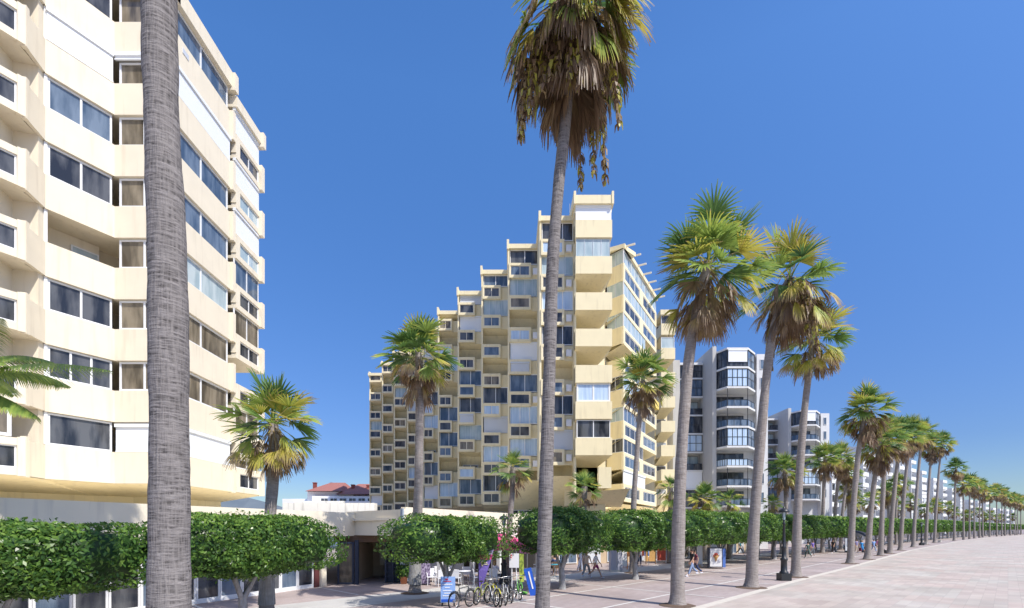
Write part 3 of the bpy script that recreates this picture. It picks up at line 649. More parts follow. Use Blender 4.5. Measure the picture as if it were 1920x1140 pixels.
# A windows, B windows, C windows per storey (k=0 bottom)
A_t = ['wide', 'dark3', 'dark', 'open', 'dark', 'blue', 'shut', 'dark']
B_t = ['shut2', 'brown', 'brown', 'brown', 'brown', 'brown', 'brownshut', 'brown']
C_t = ['shut2', 'brown', 'brown', 'pale', 'blue', 'blue', 'shut', 'blue']
for k in range(N):
    z0 = lev(k)+1.5; z1 = lev(k+1)-.0
    d = -.16
    a = A_t[k]
    if a == 'open':
        q_ = MB(); fbox(q_, fA, .0, LA, -1.75, -1.6, z0-.3, z1); q_.build('balcony_back_wall', 'cream', BL)
        window(BL, fA, LA*.55, LA*.98, z0-.2, z1-.45, -1.5, 1, 'g_pale', name='window')
    elif a == 'shut': shutter(BL, fA, 0.02, LA-.03, z0, z1-.05, -.02)
    else:
        window(BL, fA, .12, LA-.05, z0, z1-.02, d, 1 if a == 'wide' else (3 if a == 'dark3' else 2), {'blue': 'g_blue'}.get(a, 'g_dark' if k != 5 else 'g_blue'), t=.08)
    fp = MB(); fbox(fp, fA, -.02, .10, -.28, -.08, z0, z1); fp.build('window_post', 'alu', BL)
    b_ = B_t[k]
    if b_ == 'shut2': window(BL, fB, .05, 2.5, z0, z1-.1, d, 2, 'g_pale', t=.05); shutter(BL, fB, .0, 2.6, z0+.02, z0+1.32, -.06)
    else:
        if b_ == 'brownshut': shutter(BL, fB, .0, 2.6, z1-.3, z1, .0)
        window(BL, fB, .12, 2.5, z0, z1-(.32 if b_ == 'brownshut' else .02), d, 2, 'g_brown', t=.09)
    c_ = C_t[k]
    if c_ in ('shut', 'shut2'): shutter(BL, fC, .0, LC-.25, z0+.0, z1-.03, -.03)
    else: window(BL, fC, .15, LC-.3, z0, z1-.02, d, 2, {'brown': 'g_brown', 'blue': 'g_blue', 'pale': 'g_pale'}[c_], t=.09)
    if k == 7:
        v_ = MB(); fbox(v_, fC, .9, 1.35, .0, .03, lev(k)+.9, lev(k)+1.15); v_.build('vent_grille', 'shutg', BL)
    # D : offset storeys with a window let into each parapet
    zd = lev(k)-(.9 if k else 0)+(0 if k < 8 else 0)
    q_ = MB(); fbox(q_, fD, .1, LD, -.25, .05, zd+1.12, zd+1.42); fbox(q_, fD, .1, LD, -.25, .05, zd, zd+.3); fbox(q_, fD, .05, .5, -.25, .05, zd+.3, zd+1.12); fbox(q_, fD, LD-.3, LD+.05, -.3, .22, zd-.05, zd+1.5)
    fbox(q_, fD, .1, LD-.1, -2.2, -.25, zd, zd+.16); q_.build('parapet', 'cream', BL)
    window(BL, fD, .5, LD-.3, zd+.3, zd+1.12, -.05, 2, 'g_dark' if k not in (6, 5) else 'g_pale', name='parapet_window')
    zt = zd+2.9 if k else zd+2.0
    if k in (6, 5, 7): shutter(BL, fD, .05, LD-.1, zd+1.44, zt, -.08)
    elif k == 2: 
        q_ = MB(); fbox(q_, fD, 0, LD, -1.7, -1.6, zd+1.4, zt); q_.build('balcony_back_wall', 'cream', BL)
    else: window(BL, fD, .1, LD-.15, zd+1.44, zt, -.1, 2, 'g_blue' if k > 3 else 'g_brown')
q_ = MB(); fbox(q_, fD, 0, LD+.05, -.5, .15, lev(8)-.9, lev(8)-.3); fbox(q_, fD, LD-.25, LD+.07, -.4, .3, lev(8)-1.1, lev(8)-.2); q_.build('roof_edge', 'cream', BL)
# E : deep balconies at the far left
for k in range(N):
    z = lev(k); q_ = MB()
    fbox(q_, fE, 0, LE, -.2, 0, z, z+.3); fbox(q_, fE, 0, LE, -.2, 0, z+1.2, z+1.5)
    for a in (0, 2.7, LE-.22): fbox(q_, fE, a, a+.24, -.22, .04, z-.02, z+1.53)
    fbox(q_, fG, 0, LG, -.15, .0, z+.01, z+1.45); fbox(q_, fG, .0, .2, -.15, .06, z-.05, z+1.6)
    q_.build('balcony_parapet', 'cream', BL)
    window(BL, fE, .4, 2.6, z+.3, z+1.2, -.1, 2, 'g_dark', name='parapet_window'); window(BL, fE, 2.94, LE-.22, z+.3, z+1.2, -.1, 3, 'g_dark', name='parapet_window')
    q_ = MB(); fbox(q_, fE, -.5, LE+.6, -2.9, -2.7, z, z+2.9); q_.build('balcony_back_wall', 'creamB', BL)  # yellower cream paints the warm bounced light deep in the balconies
    window(BL, fE, 2.2, LE-1.6, z+.2, z+2.4, -2.64, 2, 'g_brown', name='balcony_door')
    if k in (0,):
        window(BL, fE, 2.0, LE-.35, z+1.55, z+2.9, -.15, 3, 'g_brown', t=.12)
    if k == 6: window(BL, fE, 2.4, LE-.3, z+1.55, z+2.9, -.1, 2, 'g_pale')
    if k == 7: shutter(BL, fE, 1.4, LE-.3, z+1.55, z+2.9, -.1)


q_ = MB(); fbox(q_, fG, -.3, LG+.25, -1.3, -1.0, 5.2, 28.3); fbox(q_, fG, LG-.25, LG+.1, -1.05, -.1, 5.2, 28.3); q_.build('side_wall', 'cream', BL)
# ------------------------------------------------------------ the shop podium in front of it
PD = thing('shop_building', 'low cream shop building with glazed shopfronts and a dark gated passage', 'building', (-9, 24.7, 0))
S1a = (-21.5, -1.5); S1b = (-8.9, 27.2); u1 = (S1b[0]-S1a[0], S1b[1]-S1a[1]); L1 = math.hypot(*u1)
f1 = Fr(S1a, u1); S2a = (-9.2, 28.0); S2b = (-5.35, 24.5); f2 = Fr(S2a, (S2b[0]-S2a[0], S2b[1]-S2a[1])); L2 = math.hypot(S2b[0]-S2a[0], S2b[1]-S2a[1])
S3b = (.6, 36.0); f3 = Fr((-5.3, 24.75), (S3b[0]+5.3, S3b[1]-24.75)); L3 = math.hypot(S3b[0]+5.3, S3b[1]-24.75)
q_ = MB()
fbox(q_, f1, 0, L1+.6, -.35, .0, 2.62, 3.9); q_.build('fascia', 'cream_w', PD)
q_ = MB(); fbox(q_, f2, -.3, L2, -.3, 0, 2.66, 3.98); q_.build('fascia', 'cream_w', PD)
q_ = MB(); fbox(q_, f3, .0, L3, -.3, 0, 2.75, 4.1); q_.build('fascia', 'cream_w', PD)
q_ = MB(); q_.prism([S1a, (-9.2, 26.6), (-9.4, 27.8), (-5.55, 24.7), (.3, 35.9), (-4, 44), (-30, 44), (-40, -1)], 3.45, 3.6); q_.build('roof', 'cream_w', PD)
q_ = MB(); q_.tube([(-5.42, 24.5, 2.5), (-5.42, 24.5, 4.02)], .10, 10); q_.build('drain_pipe', 'pipe', PD)
a_end = f1.at(601)
for k in range(15):
    a1 = a_end-k*1.02; a0 = a1-1.0
    if a0 < 1: break
    w_ = window(PD, f1, a0, a1, .12, 2.45, -.5, 1, 'g_blue' if k % 3 == 1 else 'g_dark', t=.07, name='shop_window')
q_ = MB(); fbox(q_, f1, 0, a_end, -.56, -.46, 0, .12); fbox(q_, f1, 0, a_end, -.56, -.44, 2.45, 2.62); q_.build('window_sill', 'alu', PD)
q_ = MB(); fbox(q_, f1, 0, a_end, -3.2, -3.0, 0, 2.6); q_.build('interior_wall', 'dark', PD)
q_ = MB(); fbox(q_, f1, a_end+.03, a_end+.33, -.75, -.4, 0, 2.62); q_.build('column', 'redbrown', PD)
q_ = MB(); fbox(q_, f1, a_end+.36, a_end+.72, -.75, -.3, 0, 2.62); q_.build('pillar', 'cream_w', PD)
# passage: side walls, ceiling beam, back wall, gates
q_ = MB(); q_.box(-9.9, -5.6, 27.5, 27.65, 2.28, 2.66); q_.build('lintel', 'brown', PD)
q_ = MB(); q_.box(-10.4, -5.6, 31.8, 31.95, 0, 2.7); q_.box(-9.0, -8.9, 28.6, 31.8, 0, 2.7); q_.build('passage_wall', 'tan', PD)
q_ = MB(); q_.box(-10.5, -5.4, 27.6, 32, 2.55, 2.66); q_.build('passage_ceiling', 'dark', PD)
fr = Fr((-9.15, 27.0), (1, 0))
window(PD, fr, -.35, .55, 0, 2.3, 0, 1, 'g_brown', 'dkmetal', 'passage_door', .1)
q_ = MB(); fbox(q_, fr, .6, .8, -.1, .05, 0, 2.4); q_.build('gate_post', 'dkmetal', PD)
q_ = MB(); q_.box(-8.42, -7.95, 31.6, 31.75, .7, 2.3); q_.build('passage_lit_patch', 'cream_w', PD)  # pale sheet painted as the lit part of the passage back
q_ = MB()
for zz in [.05+.25*i for i in range(9)]: q_.box(-7.15, -6.2, 27.9, 27.95, zz, zz+.06)
for xx in (-7.15, -6.75, -6.3): q_.box(xx, xx+.1, 27.85, 28, 0, 2.3)
q_.box(-7.1, -6.2, 28.02, 28.05, 0, 1.2)
q_.build('lattice_gate', 'dkmetal', PD)
q_ = MB(); q_.box(-6.15, -5.85, 27.3, 27.7, 0, 2.7); q_.build('pillar', 'alu', PD)
# cafe hall under the third wall
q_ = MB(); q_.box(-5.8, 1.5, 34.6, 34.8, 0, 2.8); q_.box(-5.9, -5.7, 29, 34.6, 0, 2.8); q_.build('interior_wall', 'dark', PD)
f3b = Fr((-5.3-.4, 26.6), f3.u)
window(PD, Fr((-5.85, 27.5), (1, .5)), 0, .8, .1, 2.5, 0, 1, 'g_blue', name='shop_window')
for a in (3.2, 6.6, 10.0): q_ = MB(); fbox(q_, f3, a, a+.25, -.45, -.2, 0, 2.75); q_.build('pillar', 'alu', PD)
q_ = MB()
for z in (1.05, 1.3, 1.55): fbox(q_, f3, 3.6, 9.5, -2.8, -2.74, z, z+.1)
fbox(q_, f3, 3.6, 9.5, -2.9, -2.75, 0, 1.0); q_.build('counter', 'shutg', PD)

# shops on to the right
SH = thing('shop_building', 'tan ground floor shops behind the clipped trees, under the stepped building', 'building', (8, 42, 0))
pts = [(.7, 36.2), (1.6, 39.6), (8.4, 43.0), (15.4, 47.5), (24, 55.5), (33.5, 66)]
for i, (a, b) in enumerate(zip(pts, pts[1:])):
    f = Fr(a, (b[0]-a[0], b[1]-a[1])); L = math.hypot(b[0]-a[0], b[1]-a[1])
    q_ = MB(); fbox(q_, f, -.05, L+.1, -.4, .0, 2.75, 4.15, 'cream_w'); q_.build('fascia', 'cream_w', SH)
    q_ = MB(); fbox(q_, f, 0, L, -.9, -.7, 0, 2.75); q_.build('wall', 'tan', SH)
    k = int(L/2.4)
    for j in range(k):
        a0 = (j+.15)*L/k; a1 = (j+.85)*L/k
        if (i+j) % 3 == 0: shutter(SH, f, a0, a1, .1, 2.5, -.64, 'shutg')
        else: window(SH, f, a0, a1, .1, 2.4, -.64, 2, ['g_dark', 'g_brown', 'g_blue'][(i+j) % 3], name='shop_window')
        if i >= 1:
            q2 = MB(); fbox(q2, f, a0-.1, a1+.1, -.05, .08, 2.8, 3.2); q2.build('shop_sign_panel', ['brown', 'terr', 'white', 'tan'][(i*2+j) % 4], SH)
q_ = MB(); q_.prism([(.7, 36.2), (1.6, 39.7), (8.4, 43.1), (15.4, 47.6), (24, 55.6), (33.5, 66.1), (28, 75), (0, 60), (-4, 44)], 3.7, 3.85); q_.build('roof', 'cream_w', SH)

# ------------------------------------------------------------ the stepped cream building
BM = thing('apartment_building', 'stepped cream apartment building in the centre, staggered columns of windows, shutters and deep balconies', 'building', (2, 46, 0))
cols = [(695, 717.5, 77.3), (718.5, 739.5, 73.0), (740.5, 764.5, 69.2), (765.5, 793.5, 65.2), (794.5, 822.5, 61.3), (823.5, 859.5, 57.2), (860.5, 904, 53.1), (905, 953.5, 49.2), (954.5, 1013, 45.1), (1014, 1076, 41.4)]
# above each small window, from the top: s shutter, g glass, d dark window, o open balcony, p pale glass, c curtained, w wide shutter
types = ['oooooosw', 'ooooooow', 'osoooooo', 'ssossoso', 'ssddgddo', 'odsdodss', 'ssoddssod', 'dpoossgd', 'dposdcdd', 'dpcdosdsd']
types = ['ooopooow', 'oooooooo', 'ospooooo', 'dopsoodo', 'osoddods', 'oododdod', 'ssoddpod', 'dpoodscd', 'dposdcdd', 'dpcdodss']
for ci, (pl, pr_, Y) in enumerate(cols):
    x0, x1 = wx(pl, Y), wx(pr_, Y); f = Fr((x0, Y), (1, 0)); W_ = x1-x0; prot = .75 if ci < 4 else (.55 if ci < 7 else .35)
    q_ = MB()
    for j in range(9):
        z = 26.4-2.9*j-.72
        if j < (7 if ci > 7 else 8):
            q_.box(x0, x1, Y+.03, Y+2.3, z+.1-.0, z+.3)        # floor plate
            wdt = W_*(.98 if ci < 4 else .70)
            # parapet frame with an opening for its window
            fbox(q_, f, 0, wdt, -.05, prot, z+1.12, z+1.34); fbox(q_, f, 0, wdt, -.05, prot, z+.02, z+.24, slope=0)
            fbox(q_, f, 0, .13, -.05, prot-.003, z+.24, z+1.12); fbox(q_, f, wdt-.14, wdt, -.05, prot-.003, z+.24, z+1.12)
            fbox(q_, f, .13, wdt-.14, -.05, .04, z+.2, z+1.2)
            if ci >= 4: fbox(q_, f, wdt, W_, -.05, .02, z+.04, z+1.3)
    ZB = 6.9 if ci > 7 else 5.2; nst = 7 if ci > 7 else 8
    RT = 28.95-(9-ci)*.2-(.1 if ci < 6 else 0)
    q_.box(x0, x1, Y+1.7, Y+9, ZB, RT-.15)
    q_.box(x0-.12, x0+.04, Y-.25, Y+9, ZB+.3, RT-.2); q_.box(x1-.04, x1+.06, Y+.1, Y+9.1, ZB+.3, RT-.35)
    q_.box(x0-.15, x1+.1, Y-.35-(.6 if ci < 4 else 0), Y+9.2, RT-.4, RT); q_.box(x0-.2, x0, Y-.45, Y+9.25, RT-.5, RT+.35)
    for j in range(nst):
        if types[ci][j] == 'o' or ci < 4:      # curved-looking sloping underside of the floor above an open balcony
            z = 26.4-2.9*j-.72; zb = z+2.95 if j else RT-.4
            if zb-z > 1.7: q_.add([(x0+.03, Y-.03-prot*.6*(ci < 4), zb-.02), (x1-.03, Y-.03-prot*.6*(ci < 4), zb-.02), (x1-.03, Y+.8, zb-.35), (x0+.03, Y+.8, zb-.35), (x0+.03, Y+1.65, z+.9), (x1-.03, Y+1.65, z+.9)], [(0, 1, 2, 3), (3, 2, 5, 4)])
    q_.build('wall', 'creamB', BM)
    # sloping soffit + base
    q_ = MB(); q_.add([(x0-.1, Y-.28, ZB+.5), (x1+.05, Y-.28, ZB+.5), (x1, Y+3.2, 4.9), (x0, Y+3.2, 4.9), (x0, Y+3.2, 0), (x1, Y+3.2, 0)], [(0, 3, 2, 1), (3, 4, 5, 2)]); q_.build('soffit', 'creamB', BM)
    if ci in (7, 8, 9):
        window(BM, Fr((x0+.3, Y+3.1), (1, 0)), 0, W_-.6, 4.0, 4.85, 0, 4, 'g_dark', 'white', 'base_window')
    for j in range(nst):
        zc = 26.4-2.9*j; z = zc-.72; wdt = W_*(.98 if ci < 4 else .70)
        gm = ['g_dark', 'g_brown', 'g_dark', 'g_blue', 'g_dark', 'g_blue', 'g_curt'][(ci*3+j*5) % 7] if ci > 3 else ('g_dark' if (ci+j) % 5 else 'g_brown')
        if ci >= 5 and (ci+j*2) % 11 == 3: shutter(BM, f, .13, wdt-.14, z+.24, z+1.12, prot-.06, 'shutg', name='parapet_shutter')
        else: window(BM, f, .13, wdt-.14, z+.24, z+1.12, prot-.07, 2 if (ci+j) % 3 else 1, gm, 'cream_w', 'parapet_window', .05)
        ty = types[ci][j]
        # the band above this small window runs up to the next floor
        za = z+1.36; zb = z+2.98
        if j == 0: za, zb = z+1.36, RT-.4
        if zb-za < .5: continue
        tyy = ty
        if tyy in 'sw': shutter(BM, f, .08, W_-.06, za, zb, .03, 'shut' if (ci+j) % 3 else 'shutg')
        elif tyy == 'd': window(BM, f, .08, W_-.06, za, zb, 0, 2 if ci != 9 else 3, ['g_blue', 'g_dark', 'g_curt', 'g_dark', 'g_blue'][(ci*2+j) % 5], t=.06)
        elif tyy == 'c': window(BM, f, .08, W_-.06, za, zb, .02, 3, 'g_curt', 'white', t=.07)
        elif tyy == 'p': window(BM, f, .08, W_-.06, za, zb-.05, 0, 4, 'g_pale', t=.02, fm='alu')
        elif tyy == 'o' and ci > 3:
            if (ci+j) % 3 == 0: window(BM, f, .3, W_-.5, z+.35, z+1.75, -1.2, 2, 'g_brown', name='balcony_door')
    if ci in (8, 9):
        for j in range(0, 7):
            if ci == 8 and j % 2: continue
            ac = MB(); fbox(ac, f, W_*.76, W_*.92, .02, .26, 26.4-2.9*j-.35, 26.4-2.9*j+.2); ac.build('air_conditioner', 'plasticw', BM)
# foremost plain-fronted column
Y = 40.2; x0, x1 = wx(1077.5, Y), wx(1145, Y); f = Fr((x0, Y), (1, 0)); W_ = x1-x0
q_ = MB(); q_.box(x0+.02, x1-.7, Y+2.2, Y+7, 5.0, 29); 
q_.box(x0+.0, x0+.14, Y+.1, Y+7, 5.2, 29)
for j in range(7):
    zc = 27-2.9*j
    q_.box(x0, x1, Y-.6, Y-.42, zc-.7, zc+.7)
    q_.box(x0, x0+.16, Y-.42, Y+.6, zc-.7, zc+.7); q_.box(x1-.16, x1, Y-.42, Y+1.6, zc-.7, zc+.7)
    # floor with a sloping, tapering underside
    q_.add([(x0, Y-.42, zc-.7), (x1, Y-.42, zc-.7), (x1, Y+1.6, zc-.7), (x0, Y+1.6, zc-.7), (x0, Y+2.2, zc-1.35), (x1-.75, Y+2.2, zc-1.35), (x0, Y+2.2, zc-.5), (x1-.7, Y+2.2, zc-.5)],
           [(0, 4, 5, 1), (1, 5, 7, 2), (0, 1, 2, 7, 6, 3)])
q_.box(x0-.1, x1+.06, Y-.7, Y+7, 28.95, 29.62); q_.box(x0-.16, x0+.02, Y-.76, Y+7.1, 28.9, 29.9); q_.box(x1-.05, x1+.12, Y-.76, Y+4, 28.9, 29.9)
q_.box(x0-.05, x1, Y-.42, Y+2.2, 28.4, 28.95)
q_.build('wall', 'creamB', BM)
shutter(BM, f, .0, W_, 27.72, 28.95, .42); window(BM, f, .05, W_-.15, 24.83, 26.25, .45, 4, 'g_pale', t=.02)
window(BM, f, .1, W_-.12, 13.2, 14.72, .42, 2, 'g_curt', 'white', t=.14); window(BM, f, .1, W_-.12, 10.3, 11.75, .42, 2, 'g_dark', t=.07)
for j in (1, 2, 3): window(BM, f, .4, W_-1.2, 24.1-2.9*j-.2, 24.1-2.9*j+2.0, -2.1, 2, 'g_brown', name='balcony_door')
q_ = MB(); q_.add([(x0-1.2, Y+5, 29.6), (x0+1.6, Y+5, 29.6), (x0+1.6, Y+8, 29.6), (x0-1.2, Y+8, 29.6), (x0+.9, Y+6.0, 31.6), (x0+1.35, Y+6, 31.6), (x0+1.35, Y+7.5, 31.6), (x0+.9, Y+7.5, 31.6)],
     [(0, 1, 5, 4), (1, 2, 6, 5), (2, 3, 7, 6), (3, 0, 4, 7), (4, 5, 6, 7)]); q_.build('lift_tower', 'cream_w', BM)
q_ = MB(); q_.tube([(x0+.3, Y+6, 30), (x0+.3, Y+6, 33.3)], .03, 5); q_.build('antenna', 'steel', BM)
q_ = MB(); q_.box(x0+1.9, x1+.02, Y-.2, Y+.0, 6.3, 8.0); q_.box(x1-.16, x1+.02, Y, Y+2.5, 6.3, 8.0); q_.box(x0+.1, x1, Y+2.2, Y+2.4, 4, 9)
q_.add([(x0, Y-.2, 5.9), (x1+1.5, Y-.2, 6.28), (x1+1.5, Y+3, 4.9), (x0, Y+3, 4.9)], [(0, 3, 2, 1)])
q_.build('terrace_wall', 'creamB', BM)
# shaded return and right wing
cw = (10.25, 45.6); fw = Fr(cw, HEX); LW = 12.2; fs = Fr((8.95, 47.0), (cw[0]-8.95, cw[1]-47.0)); LS = math.hypot(cw[0]-8.95, cw[1]-47.0)
q_ = MB()
for j in range(8):
    z = 27.5-2.9*j
    fbox(q_, fs, 0, LS, -.2, 0, z-1.6, z); 
    fbox(q_, fw, .0, LW, -.2, -.0, z-.28, z); fbox(q_, fw, .0, LW, -.2, 0, z-1.65, z-1.3)
    for a in (0, 5.4, LW-.5): fbox(q_, fw, a, a+(.5 if a != 5.4 else 1.3), -.2, .006, z-1.32, z-.26)
    q_.prism([fw.P(0, -.15, 0)[:2], fw.P(LW, -.15, 0)[:2], fw.P(LW, -2.4, 0)[:2], fs.P(0, -.2, 0)[:2]], z-1.6, z-1.42)
for j in range(2, 8):
    z = 27.5-2.9*j
    q_.add([fw.P(.1, -.05, z+1.28), fw.P(LW-.1, -.05, z+1.28), fw.P(LW-.1, -1.9, z+.55), fw.P(.1, -1.9, z+.55)], [(0, 1, 2, 3)])
q_.prism([fw.P(.6, -2.2, 0)[:2], fw.P(LW-.2, -2.2, 0)[:2], fw.P(LW-.2, -8, 0)[:2], (4, 52), (6, 47.5)], 4, 28.9)
fbox(q_, fw, -.1, LW, -2.6, .15, 28.8, 29.2); fbox(q_, fs, -.3, LS, -2, .12, 28.8, 29.18)
q_.prism([(4.5, 42.6), (7.2, 42.6), (8.9, 47.2), (7, 50)], 5, 29.0)
q_.add([fw.P(0, 0, 4.3+1.0), fw.P(LW, 0, 5.3), fw.P(LW, -2.5, 4.7), fw.P(0, -2.5, 4.7), fs.P(0, 0, 5.3)], [(0, 3, 2, 1), (4, 3, 0)])
q_.build('wall', 'creamB', BM)
for j in range(8):
    z = 27.5-2.9*j; zt_ = z+1.3 if j else z+1.3
    window(BM, fw, .55, 5.35, z-1.3, z-.3, -.06, 3, 'g_dark' if j % 3 else 'g_blue', name='parapet_window'); window(BM, fw, 6.75, LW-.55, z-1.3, z-.3, -.06, 3, 'g_blue' if j % 2 else 'g_dark', name='parapet_window')
    if j in (0, 1, 2, 5): window(BM, fw, .06, LW*.62, z, zt_, -.05, 6, 'g_pale' if j < 3 else 'g_blue', t=.04); window(BM, fs, .05, LS, z, zt_, -.05, 2, 'g_pale', t=.03)
    if j in (0, 1): window(BM, fw, LW*.64, LW-.1, z, zt_, -.05, 3, 'g_pale', t=.04)
    if j in (4, 6): window(BM, fw, .06, LW*.55, z, zt_, -.05, 5, 'g_dark' if j == 6 else 'g_curt', 'white'); window(BM, fs, .05, LS, z, zt_, -.05, 2, 'g_dark')
    if j == 7: shutter(BM, fw, .06, LW*.62, z, zt_, -.05)
    if j in (2, 3, 4, 5, 6): window(BM, fw, 6, LW-.5, z-.6, zt_-.1, -2.1, 3, 'g_brown', name='balcony_door')
    if j == 4:
        q_ = MB(); fbox(q_, fw, 6.6, LW-.2, -.05, .35, z+.5, zt_); q_.build('awning', 'awny', BM)
q_ = MB()
for i in range(7): fbox(q_, fw, .2+i*1.95, .32+i*1.95, -.3, 1.0, 29.0+i*.0, 29.14)
q_.build('roof_rods', 'cream_w', BM)
# last column
Y = 61; x0, x1 = wx(1236, Y), wx(1262, Y); f = Fr((x0, Y), (1, 0)); W_ = x1-x0; q_ = MB()
for j in range(8):
    z = 27.3-2.9*j-.05*j; q_.box(x0, x1, Y-.8, Y-.6, z-.7, z+.65); q_.box(x1-.15, x1, Y-.6, Y+1.5, z-.7, z+.65); q_.box(x0, x0+.15, Y-.6, Y+1.5, z-.7, z+.65)
    q_.add([(x0, Y-.6, z-.69), (x1, Y-.6, z-.69), (x1, Y+2, z-.69), (x0, Y+2, z-.69), (x0, Y+2, z-1.5), (x1-.5, Y+2, z-1.5)], [(0, 4, 5, 1), (1, 5, 2), (0, 1, 2, 3)])
q_.box(x0, x1-.1, Y+2, Y+8, 3, 29); q_.box(x0-.1, x1+.1, Y-.9, Y+8, 29, 29.6); q_.build('wall', 'creamB', BM)
for j in range(8):
    z = 27.3-2.95*j
    if j in (0, 1): window(BM, f, .05, W_-.05, z+.66, z+1.7 if j == 0 else z+2.0, .62, 1, 'g_dark' if j == 0 else 'g_pale')
    window(BM, f, .2, W_-.3, z-.4, z+1.4, -1.9, 1, 'shutg' if j % 2 else 'g_brown', name='balcony_door')
q_ = MB(); q_.box(wx(1262, 66), wx(1275, 66), 66, 74, 0, 25.5); q_.build('side_wall', 'grey', BM)

# ------------------------------------------------------------ grey towers with glass bays
def tower(dx, dy, n, label, loc, seed):
    rg = random.Random(seed); T = thing('apartment_tower', label, 'building', (loc[0], loc[1], 0), None)
    top = 26.65-(8-n)*2.9+2.75+(2.4 if seed == 2 else 0)
    q_ = MB()
    A = (24.4+dx, 80.3+dy); B = (26.1+dx, 78+dy); C_ = (30.6+dx, 78+dy)
    q_.box(24.2+dx, 30.7+dx, 79.6+dy, 90+dy, 0, top-.6, 'grey')
    q_.prism([(23.6+dx, 79+dy), (24.35+dx, 78.6+dy), (24.35+dx, 90+dy), (23.6+dx, 90+dy)], 0, top+.6, 'grey')
    q_.box(30.0+dx, 30.58+dx, 74.2+dy, 88+dy, 0, top+.95, 'grey'); q_.box(25.2+dx, 30.0+dx, 77.9+dy, 79.7+dy, top-.6, top-.25, 'whiteb')
    q_.box(30.55+dx, 37.2+dx, 76.4+dy, 90+dy, 0, top, 'whiteb'); q_.box(37.2+dx, 38.9+dx, 75.4+dy, 92+dy, 0, top+.2, 'whiteb'); q_.box(38.6+dx, 39.3+dx, 77+dy, 92+dy, 0, top-.8, 'whiteb')
    q_.build('wall', None, T)
    bay = [(30.6+dx, 74.6+dy), (31.5+dx, 72.6+dy), (34.5+dx, 72.6+dy), (36.6+dx, 74.9+dy), (37.2+dx, 76.5+dy), (30.6+dx, 76.5+dy)]
    for j in range(n+1):
        z = top-2.75-2.9*(j-1) if j else top
        q_ = MB(); q_.prism([(x+(x-34+0-dx)*.03, y-.12 if y < 76+dy else y) for x, y in bay], z-.14, z+.14); q_.build('balcony_slab', 'whiteb', T)
        if j:
            q_ = MB(); q_.prism([(24.5+dx, 79.7+dy), (25.7+dx, 78.9+dy), (27.0+dx, 77.9+dy), (29.98+dx, 77.9+dy), (29.98+dx, 79.7+dy)], z-.12, z+.12); q_.build('balcony_slab', 'whiteb', T)
    for j in range(n):
        zt = (top if j == 0 else top-2.75-2.9*(j-1))-.14; zb = top-2.75-2.9*j+.14
        ty = (['shut', 'glass', 'open', 'open', 'glass', 'half', 'open', 'open'])[j % 8] if seed == 1 else (['shutg', 'open', 'open', 'open', 'glass', 'open', 'half'])[j % 7]
        for i in range(3):
            a, b = bay[i], bay[i+1]; f = Fr(a, (b[0]-a[0], b[1]-a[1])); L = math.hypot(b[0]-a[0], b[1]-a[1])
            if ty == 'open' or (ty == 'half' and i == 2):
                window(T, f, 0, L, zb, zb+1.0, 0, 3 if i == 1 else 2, 'g_blue', 'black', 'glass_railing', .05)
            elif ty == 'half': window(T, f, 0, L, zb, zb+1.0, 0, 5, 'g_curt', 'black', 'glass_railing', .06)
            else: window(T, f, 0, L, zb, zt, 0, [2, 4 if ty == 'glass' else 2, 2][i], ['g_dark', 'g_curt' if ty == 'glass' else 'g_dark', 'g_blue'][i], 'black', t=.09, rails=1)
            if ty.startswith('shut') and i == 1: shutter(T, f, .1, L-.1, zb+.7, zt, .1)
            if ty == 'open' and i in (1, 2):
                q_ = MB(); fbox(q_, f, 0, .09, -.05, .02, zb, zt); q_.build('balcony_post', 'black', T)
        if ty in ('open', 'half'): window(T, Fr((31+dx, 76.3+dy), (1, 0)), .3, 4.6, zb, zt-.3, 0, 3, 'g_dark', 'black', 'balcony_door')
        fl = Fr((26.3+dx, 78.1+dy), (1, 0))
        k = rg.choice((0, 1, 1, 2)) if seed != 1 else [1, 1, 0, 1, 1, 0, 2, 1][j % 8]
        if j > 0 or True:
            zt2 = top-2.75-2.9*(j-1)-.12 if j else top-.55; 
            if k == 1: window(T, fl, .75, 3.65, zb, zt2, 0, 3, rg.choice(('g_dark', 'g_curt', 'g_blue')), 'black', t=.09, rails=1)
            elif k == 0: window(T, fl, .75, 3.65, zb, zb+1.0, 0, 3, 'g_dark', 'black', 'glass_railing', .05); window(T, fl, .9, 3.5, zb, zt2-.3, -1.4, 2, 'g_pale', 'black', 'balcony_door')
            else: shutter(T, fl, .75, 3.65, zb, zt2, 0)
            window(T, Fr((25.0+dx, 79.45+dy), (2.0, -1.35)), 0, 2.35, zb, zt2, 0, 2, 'g_blue' if j % 2 else 'g_dark', 'black', t=.09, rails=1)
        window(T, Fr((37.6+dx, 75.35+dy), (1, 0)), .1, .7, zb+.5, zt-.5, 0, 1, 'g_blue', 'whiteb')
    return T
tower(0, 0, 8, 'nearer grey and white tower with dark framed glass bays, right of the cream building', (32, 78), 1)
tower(24.7, 24, 6, 'second grey tower with glass bays, smaller and further back, between two big palm trunks', (56, 102), 2)

